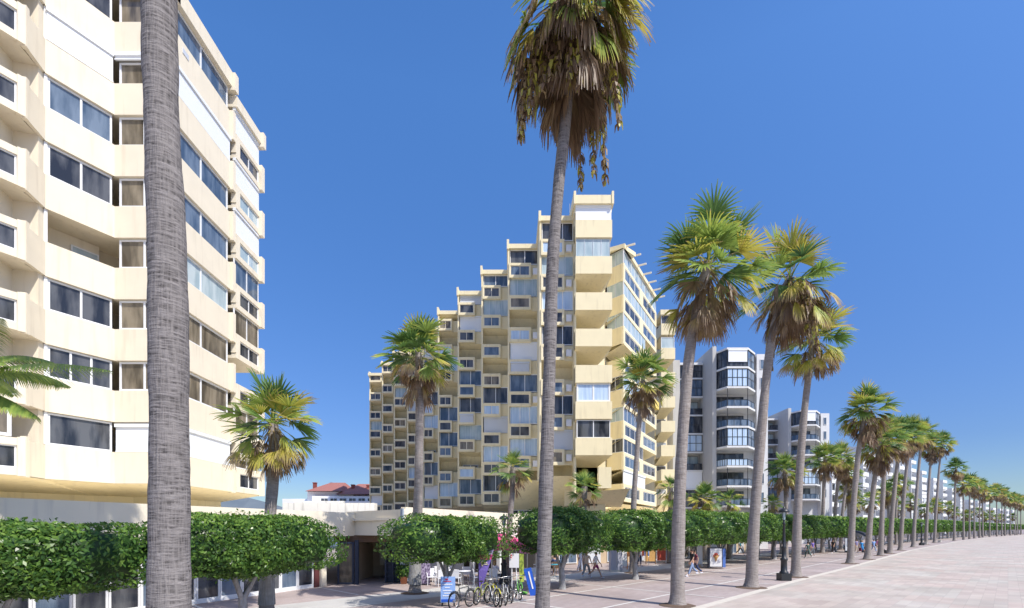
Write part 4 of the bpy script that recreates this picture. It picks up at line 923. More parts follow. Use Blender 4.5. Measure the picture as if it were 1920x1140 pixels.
# ------------------------------------------------------------ far white apartment blocks
def block(label, p0, p1, zt, step=0, dep=14, bays=7, seed=0, zig=2.0):
    rg = random.Random(seed); T = thing('apartment_block', label, 'building', (p0[0], p0[1], 0), None)
    u = (p1[0]-p0[0], p1[1]-p0[1]); L = math.hypot(*u); f = Fr(p0, u); nst = int((zt-1)/2.9)
    q_ = MB(); sl = MB(); bl = MB(); gl = MB(); bay = L/bays
    for b in range(bays):
        dd = (b % 2)*zig; zz = zt-step*b/(bays-1) if bays > 1 else zt
        ns = max(2, int(zz/2.9)); a0 = b*bay; a1 = (b+1)*bay
        fbox(q_, f, a0, a1, -dep, dd, 0, ns*2.9+.6); fbox(q_, f, a0-.12, a0+.12, -1, dd+1.5, 0, ns*2.9+.9)
        for k in range(ns):
            z = k*2.9
            fbox(sl, f, a0+.12, a1-.12, dd, dd+1.3, z+2.7, z+2.9); fbox(sl, f, a0+.12, a1-.12, dd+1.2, dd+1.35, z+2.75, z+3.85)
            nw = 2
            for w_ in range(nw):
                c0 = a0+.5+(a1-a0-1)*w_/nw+.15; c1 = a0+.5+(a1-a0-1)*(w_+1)/nw-.15
                if rg.random() < .8: fbox(gl, f, c0, c1, dd+.01, dd+.06, z+.4 if k else .2, z+2.5)
                elif rg.random() < .5: fbox(bl, f, c0, c1, dd+1.1, dd+1.25, z+3.85-2.9 if k else 1, z+2.7)
    q_.build('wall', 'whiteb', T); sl.build('balconies', 'white', T)
    g_ = gl.build('windows', 'g_blue', T); 
    if bl.v: bl.build('awnings', 'shutg', T)
    return T
block('white terraced block directly right of the second grey tower', (77, 122), (109, 150), 22.5, 0, 14, 7, 3)
block('tallest white zigzag block behind the bearded palms', (112, 158), (150, 186), 29, 3, 14, 8, 4, 3)
block('white block with small square windows where the palm skyline drops', (166, 203), (216, 240), 25, 4, 14, 9, 5)
block('long low white block at the far right end of the row', (228, 255), (330, 330), 20, 5, 14, 14, 6)

# ------------------------------------------------------------ red-roofed building and wall behind the passage
RW = MB(); RW.box(wx(530, 46), wx(702, 46), 46, 47, 3, wz(943, 46)); RW.box(wx(545, 46.5), wx(640, 46.5), 47.2, 47.5, 3, wz(938.5, 46.5)); tag(RW.build('terrace_wall', 'wwall', None, (wx(600, 46), 46, 0)), 'streaky white terrace wall behind the low shop building, left of the stepped building', 'wall')
RB = thing('villa', 'white building with red tiled roof and brick chimneys seen between the two cream buildings', 'building', (wx(640, 90), 90, 0))
Y = 90; q_ = MB(); q_.box(wx(585, Y), wx(715, Y), Y, Y+14, 0, wz(930, Y)); q_.box(wx(572, Y), wx(660, Y), Y+1, Y+14, 0, wz(921, Y)); q_.box(wx(545, Y), wx(720, Y), Y-2.5, Y+10, 0, wz(941, Y)); q_.box(wx(520, Y), wx(580, Y), Y+2, Y+10, 0, wz(934, Y)); q_.build('wall', 'white', RB)
q_ = MB()
for (a, b, y0, zc, zt) in ((573, 640, Y+.5, 921, 909), (630, 722, Y+.2, 927, 912)):
    x0, x1 = wx(a, Y), wx(b, Y); z0, z1 = wz(zc, Y), wz(zt, Y); q_.add([(x0, y0-.8, z0), (x1, y0-.8, z0), (x1, y0+13, z0), (x0, y0+13, z0), (x0+2.2, y0+6, z1+1.0), (x1-1.5, y0+6, z1+1.0)], [(0, 1, 5, 4), (1, 2, 5), (2, 3, 4, 5), (3, 0, 4)])
q_.build('roof', 'tile_roof', RB)
for px, a, b in ((577, 903, 920), (651, 907, 921), (681, 908, 914)):
    q_ = MB(); x = wx(px, Y); q_.box(x-.28, x+.28, Y+3, Y+3.6, wz(b, Y), wz(a, Y)); q_.box(x-.34, x+.34, Y+2.94, Y+3.66, wz(a, Y), wz(a, Y)+.15); q_.build('chimney', 'brick', RB)
fr = Fr((wx(588, Y-2.5), Y-.02), (1, 0))
for i in range(6): window(RB, fr, .3+i*1.7, 1.6+i*1.7, wz(940, Y), wz(934, Y), 0, 2, 'g_dark')
window(RB, Fr((wx(602, Y), Y+1.7), (1, 0)), 0, .9, wz(921, Y)+.15, wz(917, Y)+.2, 0, 1, 'g_dark', name='dormer_window')
q_ = MB(); q_.tube([(wx(598, Y), Y+6, wz(912, Y)), (wx(598, Y), Y+6, wz(897, Y))], .03, 5); q_.tube([(wx(594, Y), Y+6, wz(899, Y)), (wx(602, Y), Y+6, wz(899, Y))], .02, 4); q_.build('antenna', 'steel', RB)

# ------------------------------------------------------------ street lamps
def lamp(x, y, s, label):
    t = thing('street_lamp', label, 'street lamp', (x, y, 0), 'black street lamps of the promenade')
    q_ = MB(); q_.box(x-.3*s, x+.3*s, y-.3*s, y+.3*s, 0, .42*s); q_.build('plinth', 'stone' if s > 5 else 'black', t)
    q_ = MB(); q_.lathe((x, y, .42*s), [(.25*s, 0), (.25*s, .08*s), (.18*s, .14*s), (.17*s, .75*s), (.21*s, .8*s), (.21*s, .88*s), (.12*s, .95*s), (.11*s, 1.5*s), (.14*s, 1.55*s), (.09*s, 1.62*s), (.065*s, 2.9*s), (.11*s, 2.95*s), (.06*s, 3.02*s), (.05*s, 3.2*s)], 14); q_.build('post', 'black', t)
    q_ = MB(); z = 3.62*s; q_.lathe((x, y, z), [(.07*s, 0), (.13*s, .45*s)], 8); 
    q_.build('lantern_glass', 'g_pale', t)
    q_ = MB()
    for k in range(4):
        a = k*math.pi/2+.4; q_.tube([(x+.05*s*math.cos(a), y+.05*s*math.sin(a), z-.02), (x+.15*s*math.cos(a), y+.15*s*math.sin(a), z+.45*s)], .012*s, 5)
    q_.lathe((x, y, z+.43*s), [(.30*s, 0), (.31*s, .06*s), (.26*s, .16*s), (.13*s, .23*s), (.06*s, .25*s), (.06*s, .32*s), (0, .38*s)], 16); q_.lathe((x, y, z+.43*s), [(.30*s, 0), (.02*s, .03*s)], 16); q_.build('lamp_cap', 'black', t)
    return t
lamp(15.9, 29.0, .98, 'black street lamp on a square base left of the fifth kerb palm')
lamp(wx(945, 27), 27, .87, 'street lamp with blue grey cap behind the parked bicycles')
lamp(wx(1651, 61)+.6, 61.5, .98, 'more distant street lamp among the kerb palm trunks')
lamp(wx(1728, 92), 92, .98, 'farthest street lamp in view, thin among the distant palm trunks')

# ------------------------------------------------------------ bicycles
def bike(x, y, rz, colr, label, lean=.08):
    t = thing('bicycle', label, 'bicycle', (0, 0, 0), 'rental bicycles parked in a rack'); r = .34
    for wxx in (-.52, .52):
        q_ = MB(); q_.torus((wxx, 0, r), r-.02, .025, (0, 1, 0), 28, 6); wh = q_.build('wheel', 'rubber', t)
        q_ = MB(); q_.torus((wxx, 0, r), r-.055, .014, (0, 1, 0), 28, 5)
        for k in range(12):
            a = k*math.pi/6; q_.tube([(wxx, 0, r), (wxx+math.cos(a)*(r-.06), 0, r+math.sin(a)*(r-.06))], .004, 3, cap=False)
        q_.tube([(wxx, -.04, r), (wxx, .04, r)], .025, 8); q_.build('rim', 'steel', wh)
    q_ = MB(); bb = (-.08, 0, .3); st = (-.2, 0, .78); hd = (.38, 0, .8); hb = (.4, 0, .68)
    for a, b, rr in ((bb, st, .017), (st, hd, .016), (bb, hb, .019), (hd, hb, .02), (bb, (-.52, 0, r), .012), (st, (-.52, 0, r), .010), (hb, (.52, 0, r), .014)): q_.tube([a, b], rr, 7)
    q_.build('frame', colr, t)
    q_ = MB(); q_.tube([hd, (.36, 0, .98)], .014, 6); q_.tube([(.28, -.28, 1.0), (.36, -.1, .99), (.36, .1, .99), (.28, .28, 1.0)], .013, 6); q_.build('handlebar', 'steel', t)
    q_ = MB(); q_.tube([st, (-.23, 0, .9)], .013, 6); q_.ball((-.25, 0, .92), (.14, .07, .035)); q_.build('saddle', 'rubber', t)
    q_ = MB(); q_.torus(bb, .09, .006, (0, 1, 0), 16, 4); q_.tube([(-.08, -.09, .3), (-.08, .09, .3)], .012, 5); q_.box(-.14, -.02, .08, .16, .14, .165); q_.box(-.14, -.02, -.16, -.08, .43, .455); q_.build('crankset', 'steel', t)
    for wxx in (-.52, .52): q_ = MB(); q_.tube([(wxx+math.cos(a)*(r+.03), 0, r+math.sin(a)*(r+.03)) for a in [R(20+i*14) for i in range(10)]], .018, 5); q_.build('mudguard', colr, t)
    t.location = (x, y, 0); t.rotation_euler = (lean, 0, rz); return t
col('bike_silver', (.55, .56, .55), .3); col('bike_olive', (.30, .33, .08), .4); col('bike_yellow', (.75, .68, .05), .4); col('bike_dark', (.03, .035, .04), .4); col('bike_white', (.7, .7, .7), .4); col('bike_green', (.15, .45, .08), .4)
def by(py): return 2790/(py-HY)
for px, py, rz, c, lb in [(866, 1141, 60, 'bike_dark', 'black bicycle at the left beside the blue sign, seen from its front wheel'), (903, 1131, 70, 'bike_olive', 'olive bicycle at the left end of the rack, beside the purple flag'),
                          (921, 1134, 112, 'bike_white', 'white bicycle between the olive and the yellow one'), (932, 1134, 105, 'bike_yellow', 'bicycle with bright yellow mudguards in the rack'),
                          (944, 1131, 100, 'bike_silver', 'silver bicycle right of the yellow one, in front of the lamp'), (957, 1127, 96, 'bike_dark', 'dark bicycle at the right end of the rack'), (970, 1123, 100, 'bike_green', 'green framed bicycle behind the white board')]:
    Y = by(py); bike(wx(px, Y), Y, R(rz), c, lb, rng.uniform(-.1, .12))
t = thing('bicycle_rack', 'low steel hoop rack holding the bicycles', 'bicycle rack', (-1.0, 20.6, 0)); q_ = MB()
for k in range(7): x = -1.5+k*.32; q_.tube([(x, 20.5, 0), (x, 20.5, .35), (x, 20.9, .35), (x, 20.9, 0)], .015, 6)
q_.tube([(-1.6, 20.5, .03), (.6, 20.5, .03)], .02, 6); q_.tube([(-1.6, 20.9, .03), (.6, 20.9, .03)], .02, 6); q_.build('rack_bars', 'steel', t)

# ------------------------------------------------------------ signs and cafe things
col('sign_blue', (.10, .20, .55)); col('sign_blue_pale', (.25, .40, .72)); col('sign_white', (.8, .8, .8)); col('sign_red', (.6, .05, .08)); col('flag_purple', (.17, .12, .42)); col('flag_violet', (.30, .27, .45)); col('flag_pink', (.65, .08, .22)); col('flag_cream', (.7, .62, .4))
col('board_blue', (.02, .10, .50), .3); col('awn_pink', (.65, .07, .22)); col('umb_pink', (.72, .25, .55)); col('umb_cream', (.75, .62, .58)); col('poster_red', (.55, .09, .05)); col('poster_orange', (.75, .30, .08)); col('cone_tan', (.60, .35, .12)); col('kiosk_grey', (.42, .43, .50)); col('teal', (.05, .30, .38))
Y = 19.2; t = thing('blue_sign', 'blue notice board with white and red lines standing by the black bicycle', 'sign', (wx(840, Y), Y, 0)); x = wx(840, Y)
q_ = MB(); q_.obox((x, Y, .66), (.56, .05, 1.0), R(4)); q_.build('panel', 'sign_blue_pale', t)
q_ = MB()
for i, (z, w1) in enumerate(((.98, .3), (.86, .38), (.74, .2), (.62, .34), (.52, .26), (.42, .36))): q_.obox((x-.02, Y-.032, z), (w1, .012, .03), R(4), 'sign_white' if i else 'sign_red')
q_.obox((x-.05, Y-.034, 1.06), (.12, .012, .05), R(4), 'sign_red'); q_.obox((x, Y-.032, .24), (.5, .014, .1), R(4), 'board_blue'); q_.build('lettering_lines', None, t)
q_ = MB(); q_.box(x-.26, x-.2, Y+.03, Y+.09, 0, 1.1); q_.box(x+.2, x+.26, Y+.03, Y+.09, 0, 1.1); q_.build('legs', 'black', t)
# feather flag
Y = 20.4; x = wx(902, Y); t = thing('feather_flag', 'tall purple feather flag with a pink band, narrowing to the ground among the bicycles', 'flag', (x, Y, 0))
q_ = MB(); q_.tube([(x-.1, Y, 0), (x-.12, Y, 2.4), (x+.1, Y, 3.0), (x+.5, Y, 3.2)], .02, 6); q_.build('pole', 'black', t)
q_ = MB()
def fw_(z): return .03+.62*min(1, (z-.25)/1.9)
zs = [.25, .8, 1.3, 1.75, 1.8, 1.95, 2.0, 2.4, 2.7, 2.9]; mts = ['flag_purple']*3+['flag_pink']*2+['flag_violet']*4+['flag_violet']
for i in range(len(zs)-1):
    z0, z1 = zs[i], zs[i+1]; a0, a1 = x-.1, x-.1; b0_, b1_ = a0+fw_(z0), a1+fw_(z1)
    q_.add([(a0, Y+.02*math.sin(z0*3), z0), (b0_, Y+.05*math.sin(z0*3+1), z0), (b1_, Y+.05*math.sin(z1*3+1), z1), (a1, Y+.02*math.sin(z1*3), z1),
            (a0, Y+.012+.02*math.sin(z0*3), z0), (b0_, Y+.012+.05*math.sin(z0*3+1), z0), (b1_, Y+.012+.05*math.sin(z1*3+1), z1), (a1, Y+.012+.02*math.sin(z1*3), z1)], [(0, 1, 2, 3), (7, 6, 5, 4)], mts[i])
q_.box(x+.0, x+.26, Y-.05, Y-.04, 1.6, 1.64, 'flag_cream'); q_.box(x+.02, x+.08, Y-.05, Y-.04, 1.48, 1.66, 'flag_cream'); q_.box(x+.0, x+.3, Y-.05, Y-.04, 1.54, 1.57, 'flag_cream')
q_.build('banner', None, t)
# white board on easel
Y = 21.6; x = wx(964, Y); t = thing('menu_board', 'white board on two white legs before the cafe, red mark in its corner', 'sign', (x, Y, 0))
q_ = MB(); q_.obox((x, Y, 1.63), (.42, .05, .62), R(-8), 'sign_white'); q_.obox((x-.13, Y-.05, 1.86), (.07, .02, .07), R(-8), 'sign_red'); q_.obox((x-.13, Y-.05, 1.76), (.07, .02, .04), R(-8), 'sign_red'); q_.build('panel', None, t)
q_ = MB(); q_.tube([(x-.1, Y+.05, 0), (x-.1, Y+.03, 1.4)], .022, 6); q_.tube([(x+.16, Y+.05, 0), (x+.08, Y+.03, 1.4)], .022, 6); q_.build('legs', 'sign_white', t)
Y = 22.4; x = wx(995, Y); t = thing('leaning_sign', 'bright blue inflatable board leaning behind the central palm trunk', 'board', (x, Y, 0))
q_ = MB(); q_.obox((x, Y, .62), (.34, .14, 1.25), 0, None, (R(-14), 'Y')); q_.build('panel', 'board_blue', t)
q_ = MB(); q_.obox((x+.0, Y-.08, .7), (.06, .02, .8), 0, None, (R(-14), 'Y')); q_.build('stripe', 'sign_white', t)
Y = 23.0; x = wx(978, Y); t = thing('pennant_sign', 'slim yellow green upright banner beside the white board', 'sign', (x, Y, 0)); col('lime', (.45, .55, .08))
q_ = MB(); q_.obox((x, Y, 1.2), (.2, .03, 1.3), R(6)); q_.build('panel', 'lime', t); q_ = MB(); q_.lathe((x, Y, 0), [(.0, .0), (.28, .02), (.28, .08), (.03, .12), (.02, .6)], 12); q_.build('foot', 'bike_green', t)

def chair(x, y, rz, label, c='plasticw'):
    t = thing('plastic_chair', label, 'chair', (0, 0, 0), 'white plastic cafe chairs')
    q_ = MB(); q_.obox((0, 0, .44), (.46, .44, .035)); q_.build('seat', c, t)
    q_ = MB(); q_.obox((0, .23, .68), (.46, .03, .4), 0, None, (R(-10), 'X')); q_.build('backrest', c, t)
    for sx in (-.2, .2):
        for sy in (-.19, .2): q_ = MB(); q_.tube([(sx*1.1, sy*1.15, 0), (sx, sy, .43)], [.017, .022], 6); q_.build('leg', c, t)
        q_ = MB(); q_.tube([(sx*1.15, -.2, .44), (sx*1.2, -.18, .65), (sx*1.2, .2, .67)], .02, 6); q_.build('armrest', c, t)
    t.location = (x, y, 0); t.rotation_euler = (0, 0, rz); return t
CL = ['white cafe chair beside the painted palm foot', 'white cafe chair left of the forked tree trunk, turned to the street', 'white cafe chair just right of the forked tree trunk', 'white cafe chair behind the purple flag', 'white cafe chair with its back to the counter, third from left', 'white cafe chair in the second row behind the tree trunk', 'white cafe chair in the second row under the white canopy post', 'white cafe chair nearest the lamp post', 'white cafe chair at the right, before the pink awning', 'white cafe chair partly behind the central palm']
for i, (px, Y, rz) in enumerate([(808, 26.6, 20), (828, 26.0, 200), (855, 26.2, 170), (896, 26.4, 100), (818, 28.2, 10), (850, 28.6, 60), (872, 28.2, 200), (922, 26.6, 210), (985, 27.4, 150), (1003, 27.0, 30)]): chair(wx(px, Y), Y, R(rz), CL[i])
def table(x, y, label, c='plasticw', h=.74):
    t = thing('cafe_table', label, 'table', (x, y, 0), 'cafe tables'); q_ = MB(); q_.lathe((x, y, h), [(0, 0), (.42, 0), (.43, .03), (0, .035)], 20); q_.build('table_top', c, t)
    q_ = MB(); q_.tube([(x, y, 0), (x, y, h)], .035, 8); q_.lathe((x, y, 0), [(.27, 0), (.25, .03), (.05, .06)], 12); q_.build('pedestal', 'steel', t)
table(wx(842, 27.2), 27.2, 'round white cafe table between chairs, behind the forked tree trunk'); table(wx(868, 26.6), 26.6, 'round cafe table right of the forked tree trunk'); table(wx(908, 27.4), 27.4, 'round cafe table behind the purple flag'); table(wx(1040, 31.5), 31.5, 'pale green cafe table beside the tree right of the central palm', 'teal'); table(wx(996, 28.2), 28.2, 'round cafe table left of the central palm trunk')
# awning and umbrellas
t = thing('awning', 'magenta awning over the dark cafe front behind the lamp', 'awning', (wx(955, 30.5), 30.5, 0))
q_ = MB(); x0, x1 = wx(918, 25.6), wx(992, 27.2)
q_.add([(x0, 25.6, 2.15), (x1, 27.2, 2.15), (x1-1.2, 29.8, 2.72), (x0-1.2, 28.2, 2.72), (x0, 25.6, 1.88), (x1, 27.2, 1.88)], [(0, 1, 2, 3), (4, 5, 1, 0)]); q_.build('canopy', 'awn_pink', t)
for a, b in ((x0+.1, 25.75), (x1-.1, 27.3)): q_ = MB(); q_.tube([(a, b, 0), (a, b, 2.15)], .035, 6); q_.build('post', 'steel', t)
def umbrella(x, y, r, z, c, label, n=8, dome=.5):
    t = thing('parasol', label, 'parasol', (x, y, 0), 'cafe parasols'); q_ = MB()
    ring = [(x+r*math.cos(2*math.pi*k/n), y+r*math.sin(2*math.pi*k/n)) for k in range(n)]
    q_.add([(x, y, z+dome)]+[(a, b, z) for a, b in ring]+[(a, b, z-.18) for a, b in ring], [(0, 1+k, 1+(k+1) % n) for k in range(n)]+[(1+k, n+1+k, n+1+(k+1) % n, 1+(k+1) % n) for k in range(n)]); q_.build('canopy', c, t)
    q_ = MB(); q_.tube([(x, y, 0), (x, y, z+dome+.08)], .03, 8); q_.build('pole', 'alu', t)
    q_ = MB()
    for a, b in ring: q_.tube([(x, y, z+dome-.03), (a, b, z-.02)], .012, 4)
    q_.build('ribs', 'steel', t); q_ = MB(); q_.lathe((x, y, 0), [(.3, 0), (.3, .08), (.05, .12)], 12); q_.build('base', 'stone', t)
umbrella(wx(1003, 27), 25.6, .85, 1.95, 'umb_pink', 'pale pink parasol just left of the central palm trunk')
umbrella(wx(890, 28.5), 28.5, .9, 2.35, 'umb_cream', 'cream and pink parasol on a thin white pole behind the purple flag')
umbrella(wx(968, 30.5), 30.3, 1.2, 2.55, 'umb_cream', 'cream parasol above the magenta awning, beside the small palm')
# patterned panel and plant pot
Y = 26.6; x = wx(797, Y); M['floral'] = mat('floral_print', (.10, .07, .14), .6, (.42, .36, .50), 9, contrast=.2)
t = thing('screen_panel', 'dark floral patterned screen right of the painted palm foot', 'screen', (x, Y, 0)); q_ = MB(); q_.box(x-.27, x+.27, Y, Y+.06, .05, 1.75); q_.build('panel', 'floral', t); q_ = MB(); q_.box(x-.32, x+.32, Y-.02, Y+.08, 0, .05); q_.build('foot', 'black', t)
def potplant(x, y, label, s=1.0):
    t = thing('potted_plant', label, 'potted plant', (x, y, 0)); q_ = MB(); q_.lathe((x, y, 0), [(.0, 0), (.16*s, 0), (.22*s, .38*s), (.24*s, .4*s), (.2*s, .4*s), (0, .36*s)], 14); q_.build('pot', 'terr', t)
    me = ficus_crown(int(x*10) % 50+20, .36*s, .36*s, .38*s, 500, .06, 'foliage'); o = bpy.data.objects.new('foliage', me); COL.objects.link(o); o.parent = t; o.location = (0, 0, .72*s)
potplant(wx(757, 27.2), 27.2, 'round green plant in a pot by the white pillar of the passage', 1.0)
# kiosk panels, posters, racks
Y = 35.0; t = thing('kiosk', 'lavender grey locker-like kiosk right of the walker with the white shirt', 'kiosk', (wx(1156, Y), Y, 0)); q_ = MB(); q_.box(wx(1146, Y), wx(1167, Y), Y, Y+.8, .1, 2.3); q_.build('cabinet', 'kiosk_grey', t)
q_ = MB(); q_.box(wx(1146, Y)-.03, wx(1167, Y)+.03, Y-.03, Y+.83, 2.3, 2.38); q_.box(wx(1156, Y)-.01, wx(1156, Y)+.01, Y-.01, Y, .15, 2.25); q_.box(wx(1146, Y)+.02, wx(1167, Y)-.02, Y+.02, Y+.78, 0, .1); q_.build('trim', 'steel', t)
def board(px, py, wd, h, c, label, frame='sign_red', rz=0, name='display_board', legs=.25):
    Y = by(py); x = wx(px, Y); t = thing(name, label, 'sign', (x, Y, 0)); q_ = MB(); q_.obox((x, Y, legs+h/2), (wd, .05, h), R(rz)); q_.build('panel', c, t)
    q_ = MB()
    for s_ in (-1, 1): q_.obox((x+s_*wd/2*math.cos(R(rz)), Y+s_*wd/2*math.sin(R(rz)), (legs+h)/2), (.05, .07, legs+h+.03), R(rz))
    q_.obox((x, Y, legs+h), (wd, .07, .05), R(rz)); q_.build('frame', frame, t); return t
board(1171, 1068, .42, 1.3, 'sign_white', 'narrow white board in a red frame leaning beside the kiosk', 'poster_orange', 12)
board(1240, 1056, .85, 2.1, 'poster_red', 'large red and orange poster stand between the tree and the big palm', 'sign_white', 6)
board(1254, 1055, .5, 2.1, 'sign_blue_pale', 'pale blue poster stand beside the red poster', 'sign_white', 6)
board(1220, 1058, .8, 2.0, 'cone_tan', 'brown display stand with hanging goods left of the red poster', 'brown', 0)
board(1312, 1063, .5, 1.9, 'sign_white', 'white slanted panel behind the two walkers', 'sign_white', 30)
Y = by(1066); x = wx(1341, Y); t = thing('poster_box', 'grey framed poster box showing an ice cream, with a blue side', 'poster', (x, Y, 0))
q_ = MB(); q_.obox((x-.02, Y, .85), (1.0, .5, 1.5), R(-8)); q_.build('cabinet', 'dkmetal', t); q_ = MB(); q_.obox((x-.05, Y-.26, .85), (.86, .03, 1.36), R(-8)); q_.build('poster', 'sign_white', t)
q_ = MB(); q_.lathe((x-.06, Y-.30, .55), [(0.02, 0), (.14, .32), (.16, .4), (.13, .46)], 10, 'cone_tan'); q_.ball((x-.06, Y-.30, 1.08), (.15, .03, .13), 'poster_red'); q_.ball((x+.05, Y-.3, .98), (.12, .03, .1), 'poster_orange'); q_.ball((x-.17, Y-.3, .98), (.11, .03, .1), 'poster_red'); q_.build('ice_cream_picture', None, t)
q_ = MB(); q_.obox((x+.62, Y+.05, .8), (.24, .45, 1.4), R(-8)); q_.build('side_panel', 'sign_blue', t)
board(1592, 1036, 1.2, 1.6, 'shutg', 'grey notice panel behind the first palm beyond the lamp gap', 'dkmetal', 10)
for px, py, c, lb in ((1205, 1060, 'sign_blue_pale', 'clothes rack with pale shirts behind the straight tree trunk'), (1187, 1062, 'poster_orange', 'clothes rack with orange towels beside the kiosk')):
    Y = by(py); x = wx(px, Y); t = thing('clothes_rack', lb, 'clothes rack', (x, Y, 0)); q_ = MB(); q_.tube([(x-.5, Y, 0), (x-.5, Y, 1.7), (x+.5, Y, 1.7), (x+.5, Y, 0)], .02, 6); q_.build('rail', 'steel', t)
    for k in range(6): q_ = MB(); q_.obox((x-.4+k*.16, Y, 1.22), (.1, .4, .85), R(15)); q_.build('garment', [c, 'sign_white', 'poster_red', 'flag_violet', 'cone_tan', c][k], t)
# beach-side bin, bench-like bollards in the far row
Y = 60
for k, (yy, lb) in enumerate(((96, 'pale stone bench block among the far trunks'), (112, 'farther pale stone bench block by the kerb'))):
    q_ = MB(); xx = kerb(yy)-3; q_.obox((xx, yy, .24), (1.8, .5, .42), R(45)); q_.obox((xx, yy, .48), (1.9, .58, .07), R(45)); tag(q_.build('stone_bench', 'stone', None, (xx, yy, 0)), lb, 'bench')

# ------------------------------------------------------------ people
col('skin', (.52, .31, .21), .6); col('hair_dark', (.03, .02, .015)); col('hair_light', (.35, .24, .12)); col('c_black', (.02, .02, .025)); col('c_white', (.75, .77, .85)); col('c_purple', (.30, .02, .15)); col('c_jean', (.25, .33, .50)); col('c_maroon', (.16, .03, .05)); col('c_grey', (.18, .2, .22)); col('c_blue', (.04, .25, .55)); col('c_beige', (.55, .45, .36)); col('c_green', (.08, .13, .11)); col('c_navy', (.03, .05, .13))
def skinmesh(name, verts, edges, rad, m, parent, root=0, lv=1):
    me = bpy.data.meshes.new(name); me.from_pydata(verts, edges, []); me.materials.append(M[m]); o = place(name, me, parent)
    me.skin_vertices or None
    md = o.modifiers.new('skin', 'SKIN'); md.use_smooth_shade = True
    for i, r_ in enumerate(rad):
        d = me.skin_vertices[0].data[i]; d.radius = (r_, r_) if not isinstance(r_, tuple) else r_; d.use_root = (i == root)
    sb = o.modifiers.new('sub', 'SUBSURF'); sb.levels = lv; sb.render_levels = lv
    return o
def person(px, py, label, facing=0, h=1.72, top='c_white', bot='c_jean', hair='hair_dark', pose='walk', shorts=False, phase=1, lean=0.0, Y=None, sleeves=True, dress=False, z0=0, fat=1.0, carry=None):
    Y = Y or by(py); x = wx(px, Y); t = thing('person', label, 'person', (0, 0, 0)); k = h/1.72
    def leg(s, sw, sit=False):
        hip = Vector((s*.09, 0, .92))
        if sit: return [hip+Vector((0, 0, -.42)), Vector((s*.11, -.43, .52)), Vector((s*.11, -.45, .09)), Vector((s*.12, -.58, .04))]
        kn = hip+Vector((s*.01, -math.sin(sw)*.44-.03, -math.cos(sw)*.44)); sw2 = sw-(.55 if sw < 0 else .05); an = kn+Vector((0, -math.sin(sw2)*.42, -math.cos(sw2)*.42))
        low = .08-an.z; 
        return [hip, kn, an, an+Vector((0, -.15, -.045))]
    sit = pose == 'sit'; A = {'walk': .42*phase, 'stand': .05, 'sit': 0}[pose]
    LL, RL = leg(1, A, sit), leg(-1, -A, sit)
    dz = -.42 if sit else 0
    if not sit: dz0 = .05-min(LL[3].z, RL[3].z)
    else: dz0 = 0
    def up(v): return Vector((v[0], v[1]-lean*(max(0, v[2]-.9)), v[2]+dz))
    V = []; E = []; Rr = []
    def a(v, r_, p=None):
        V.append(Vector(v)); Rr.append(r_)
        if p is not None: E.append((p, len(V)-1))
        return len(V)-1
    pv = a(up((0, 0, .95)), (.15*fat, .11)); ws = a(up((0, 0, 1.1)), (.125*fat, .09), pv); ch = a(up((0, 0, 1.3)), (.155*fat, .105), ws); nk0 = a(up((0, 0, 1.44)), (.09, .07), ch); nk = a(up((0, -.01, 1.5)), .05, nk0)
    hd0 = a(up((0, -.02, 1.56)), (.06, .07), nk); hd1 = a(up((0, -.025, 1.63)), (.075, .092), hd0); hd2 = a(up((0, -.02, 1.69)), (.06, .07), hd1)
    legs_i = []
    for side in (LL, RL):
        h0 = a(side[0]+Vector((0, 0, -.02)), .085, pv); kk = a(side[1], .055, h0); aa = a(side[2], .038, kk); ft = a(side[3], .035, aa)
    arms = []
    for s in (1, -1):
        sh = a(up((s*.18, 0, 1.41)), .052, nk0); sw = -A*s if pose == 'walk' else .1
        if sit: el = a(up((s*.22, -.1, 1.15)), .038, sh); wr = a(up((s*.14, -.32, 1.12)), .027, el); hdv = Vector((0, -1, 0))
        else: el = a(up((s*.23, math.sin(sw)*.25, 1.14)), .038, sh); wr = a(up((s*.25, math.sin(sw)*.4-.12, .93)), .026, el); hdv = Vector((0, -.3, -1)).normalized()
        pm = a(V[wr]+hdv*.07, (.036, .02), wr)
        arms.append((sh, el, wr))
        for q_, (off, L) in enumerate(((-.027, .068), (-.009, .08), (.009, .074), (.027, .058))):
            f1_ = a(V[pm]+hdv*.045+Vector((0, off, 0)), .0095, pm); f2_ = a(V[f1_]+hdv*L*.5+Vector((-s*.012, off*.1, 0)), .0085, f1_); a(V[f2_]+hdv*L*.45+Vector((-s*.025, 0, 0)), .007, f2_)
        th = a(V[wr]+hdv*.035+Vector((-s*.02, -.035, 0)), .011, wr); a(V[th]+hdv*.04+Vector((-s*.015, -.02, 0)), .009, th)
    body_ = skinmesh('body', [tuple(v) for v in V], E, Rr, 'skin', t)
    # face, hair
    q_ = MB(); c = up((0, -.025, 1.625))
    q_.ball((c.x, c.y-.095, c.z-.012), (.013, .02, .022), 'skin', 6, 5)
    for s in (-1, 1): q_.ball((c.x+s*.031, c.y-.085, c.z+.012), (.012, .008, .008), 'hair_dark', 6, 5); q_.ball((c.x+s*.082, c.y+.01, c.z-.005), (.014, .02, .03), 'skin', 6, 5)
    q_.ball((c.x, c.y-.088, c.z-.05), (.024, .006, .007), 'sign_red', 6, 5); q_.build('face', None, t)
    q_ = MB(); q_.ball((c.x, c.y+.022, c.z+.032), (.086, .098, .088), n=12, k=8)
    if hair == 'hair_light': q_.ball((c.x, c.y+.06, c.z-.08), (.075, .05, .13))
    q_.build('hair', hair, t)
